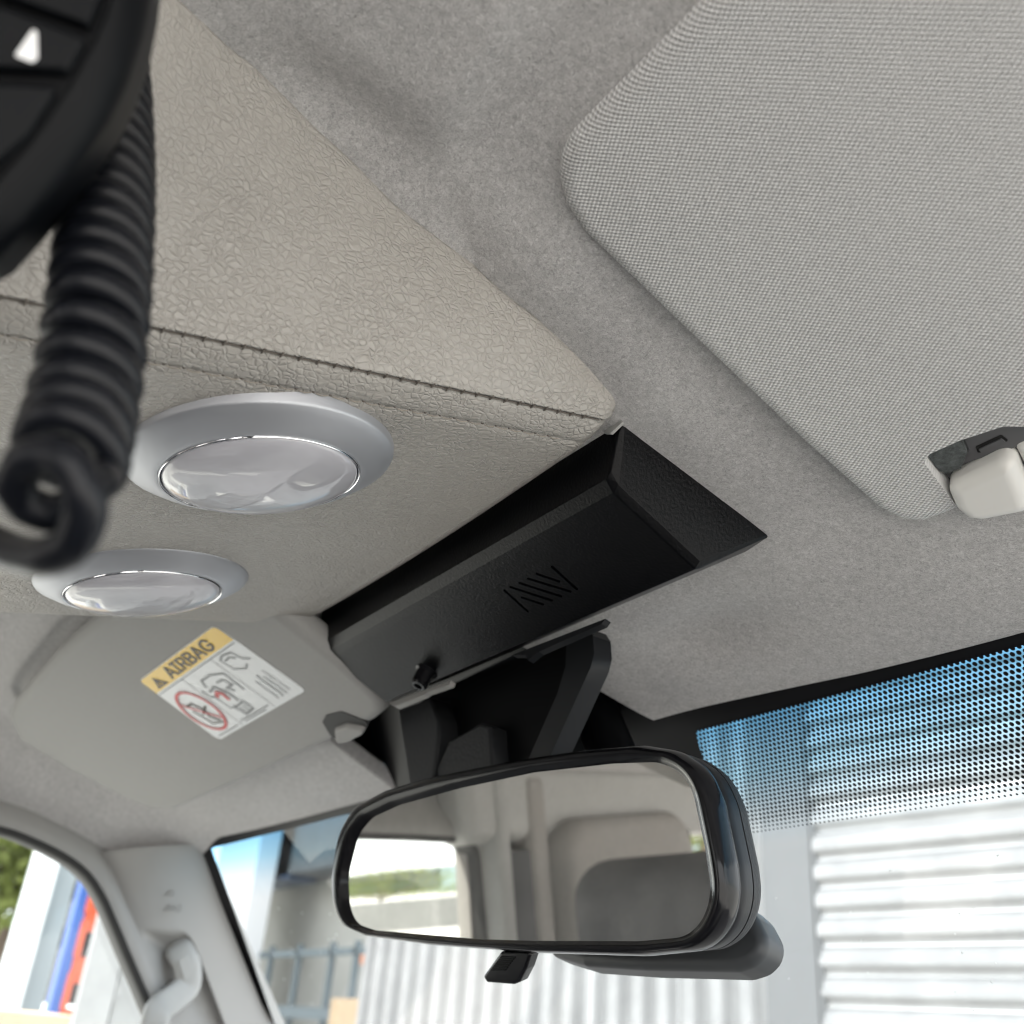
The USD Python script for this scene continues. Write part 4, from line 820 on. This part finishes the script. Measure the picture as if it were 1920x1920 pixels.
for k in range(4):
    ya, yb_ = v0[1] + (v1[1] - v0[1]) * k / 4, v0[1] + (v1[1] - v0[1]) * (k + 1) / 4 - 0.008
    part('sheet', box((-4.22 - 0.01 * (k % 2), (ya + yb_) / 2, (ptop + GZ) / 2), (0.04, yb_ - ya, ptop - GZ)), M_WSHEET, wpn, smooth=False)
bp = thing('timber_stack', 'stack of tan timber boards at the bottom of the passenger window', 'timber', atX(40, 1915, -3.2))
tz = atX(60, 1897, -3.2)[2]
for k in range(3):
    a, b = atX(-200, 1905, -3.2)[1], atX(118, 1905, -3.2)[1]; part('board', box((-3.25, (a + b) / 2, tz - 0.035 - 0.075 * k), (0.3, b - a - 0.02 * k, 0.07), 0.006), M_CARD if False else mat(f'timber_{k}', (0.58, 0.40 + 0.02 * k, 0.27), 0.7, var=0.1, vscale=8), bp, smooth=40)
# trees: one by the window, more behind for the mirror
M_BARK = mat('bark', (0.12, 0.09, 0.07), 0.9, bump=[(40, 0.01)])
def leafmat(name, c):
    return usdkit.material(stage, '/World/Looks/' + name, {'o': ('geometry', {}), 'r': ('rgb_ramp', {'ramp': [(0, tuple(0.6 * v for v in c)), (1, tuple(1.3 * v for v in c))]}), 'd': ('diffuse_bsdf', {}), 't': ('translucent_bsdf', {'color': tuple(1.2 * v for v in c)}), 'm': ('mix_closure', {'fac': 0.35})},
                           [('o.random_per_island', 'r.fac'), ('r.color', 'd.color'), ('d.BSDF', 'm.closure1'), ('t.BSDF', 'm.closure2')], surface='m.closure')
M_LEAF = leafmat('leaves', (0.085, 0.13, 0.03)); M_LEAF2 = leafmat('leaves_pale', (0.22, 0.26, 0.09))
def tree(x, y, h, w, label, m, n=5000, group='trees beyond the yard', seed=0):
    r = np.random.default_rng(seed); t = thing('tree', label, 'tree', (x, y, GZ), group)
    br = [tube(spline([(x, y, GZ), (x + 0.1, y, GZ + h * 0.3), (x, y + 0.1, GZ + h * 0.75)], 8), np.linspace(0.03 * h, 0.008 * h, 8), 8)]
    cs = []
    for k in range(14):
        a = r.uniform(0, 2 * np.pi); rr = w * 0.5 * math.sqrt(r.uniform(0, 0.7)); c = np.array([x + rr * math.cos(a), y + rr * math.sin(a), GZ + h * r.uniform(0.32, 0.9)]); cs.append(c)
        br.append(tube(spline([(x, y, GZ + h * 0.28), (x * .6 + c[0] * .4, y * .6 + c[1] * .4, GZ + h * 0.4), c], 6), np.linspace(0.012 * h, 0.003 * h, 6), 6))
    part('trunk', cat_(br), M_BARK, t)
    cs = np.array(cs); k = r.integers(0, len(cs), n); c = cs[k] + r.normal(0, 1, (n, 3)) * [w * 0.13, w * 0.13, h * 0.07]
    s = r.uniform(0.5, 1.0, n) * h * 0.022; U_ = r.normal(size=(n, 3)); U_ /= np.linalg.norm(U_, axis=1)[:, None]; V_ = np.cross(U_, r.normal(size=(n, 3))); V_ /= np.linalg.norm(V_, axis=1)[:, None]
    V = np.stack([c + U_ * s[:, None] * 1.6, c + V_ * s[:, None] * 0.7, c - U_ * s[:, None] * 1.6, c - V_ * s[:, None] * 0.7], 1).reshape(-1, 3); q = np.arange(n) * 4
    part('crown', (V, np.vstack([np.stack([q, q + 1, q + 2], 1), np.stack([q, q + 2, q + 3], 1)])), m, t, smooth=False, kind='stuff')
tree(-19.0, 3.0, 5.6, 3.6, 'leafy green tree at the left edge of the passenger window', M_LEAF2, 2600, seed=1)
side_words = ['leftmost low bushy tree of the row reflected in the mirror', 'second low tree from the left in the mirror row', 'third low tree from the left in the mirror row', 'low tree in the mirror row beside the pale door pillar', 'taller tree glimpsed in the mirror through the rear side window', 'last tree of the mirror row behind the rear side window']
for k, (x, y, h, w) in enumerate([(-58, -43, 2.6, 11), (-53, -47, 2.9, 11), (-49, -52, 2.5, 11), (-44, -54, 2.9, 10), (-17, -28, 5.0, 7), (-15, -33, 4.6, 7)]):
    tree(x, y, h, w, side_words[k], M_LEAF2, 3500, 'row of trees seen in the mirror', 10 + k)
bw = thing('boundary_wall', 'low grey boundary wall in front of the trees in the mirror', 'wall', (-28, -25, GZ))
part('wall', bar((-46, -16, GZ + 0.5), (-13, -38, GZ + 0.5), 0.25, 1.1), mat('wall_grey', (0.22, 0.22, 0.21), 0.9, var=0.15, vscale=0.6), bw, smooth=False)
hx = np.linspace(-260, 60, 60); hp_ = []
for k, x in enumerate(hx): hp_.append([(x, -170.0 - 40 * math.sin(k * .2), GZ - 1), (x, -190.0, 2.0 + 4 * meshkit.fbm(np.array([[k * 0.13, 0.3, 0.7]]), 4, 3)[0]), (x, -230, GZ - 1)])
part('hills', grid(np.array(hp_)), mat('far_hills', (0.16, 0.22, 0.24), 0.95, var=0.2, vscale=0.05), None, smooth=True, label='low wooded hills behind the yard', cat='hills', kind='structure')
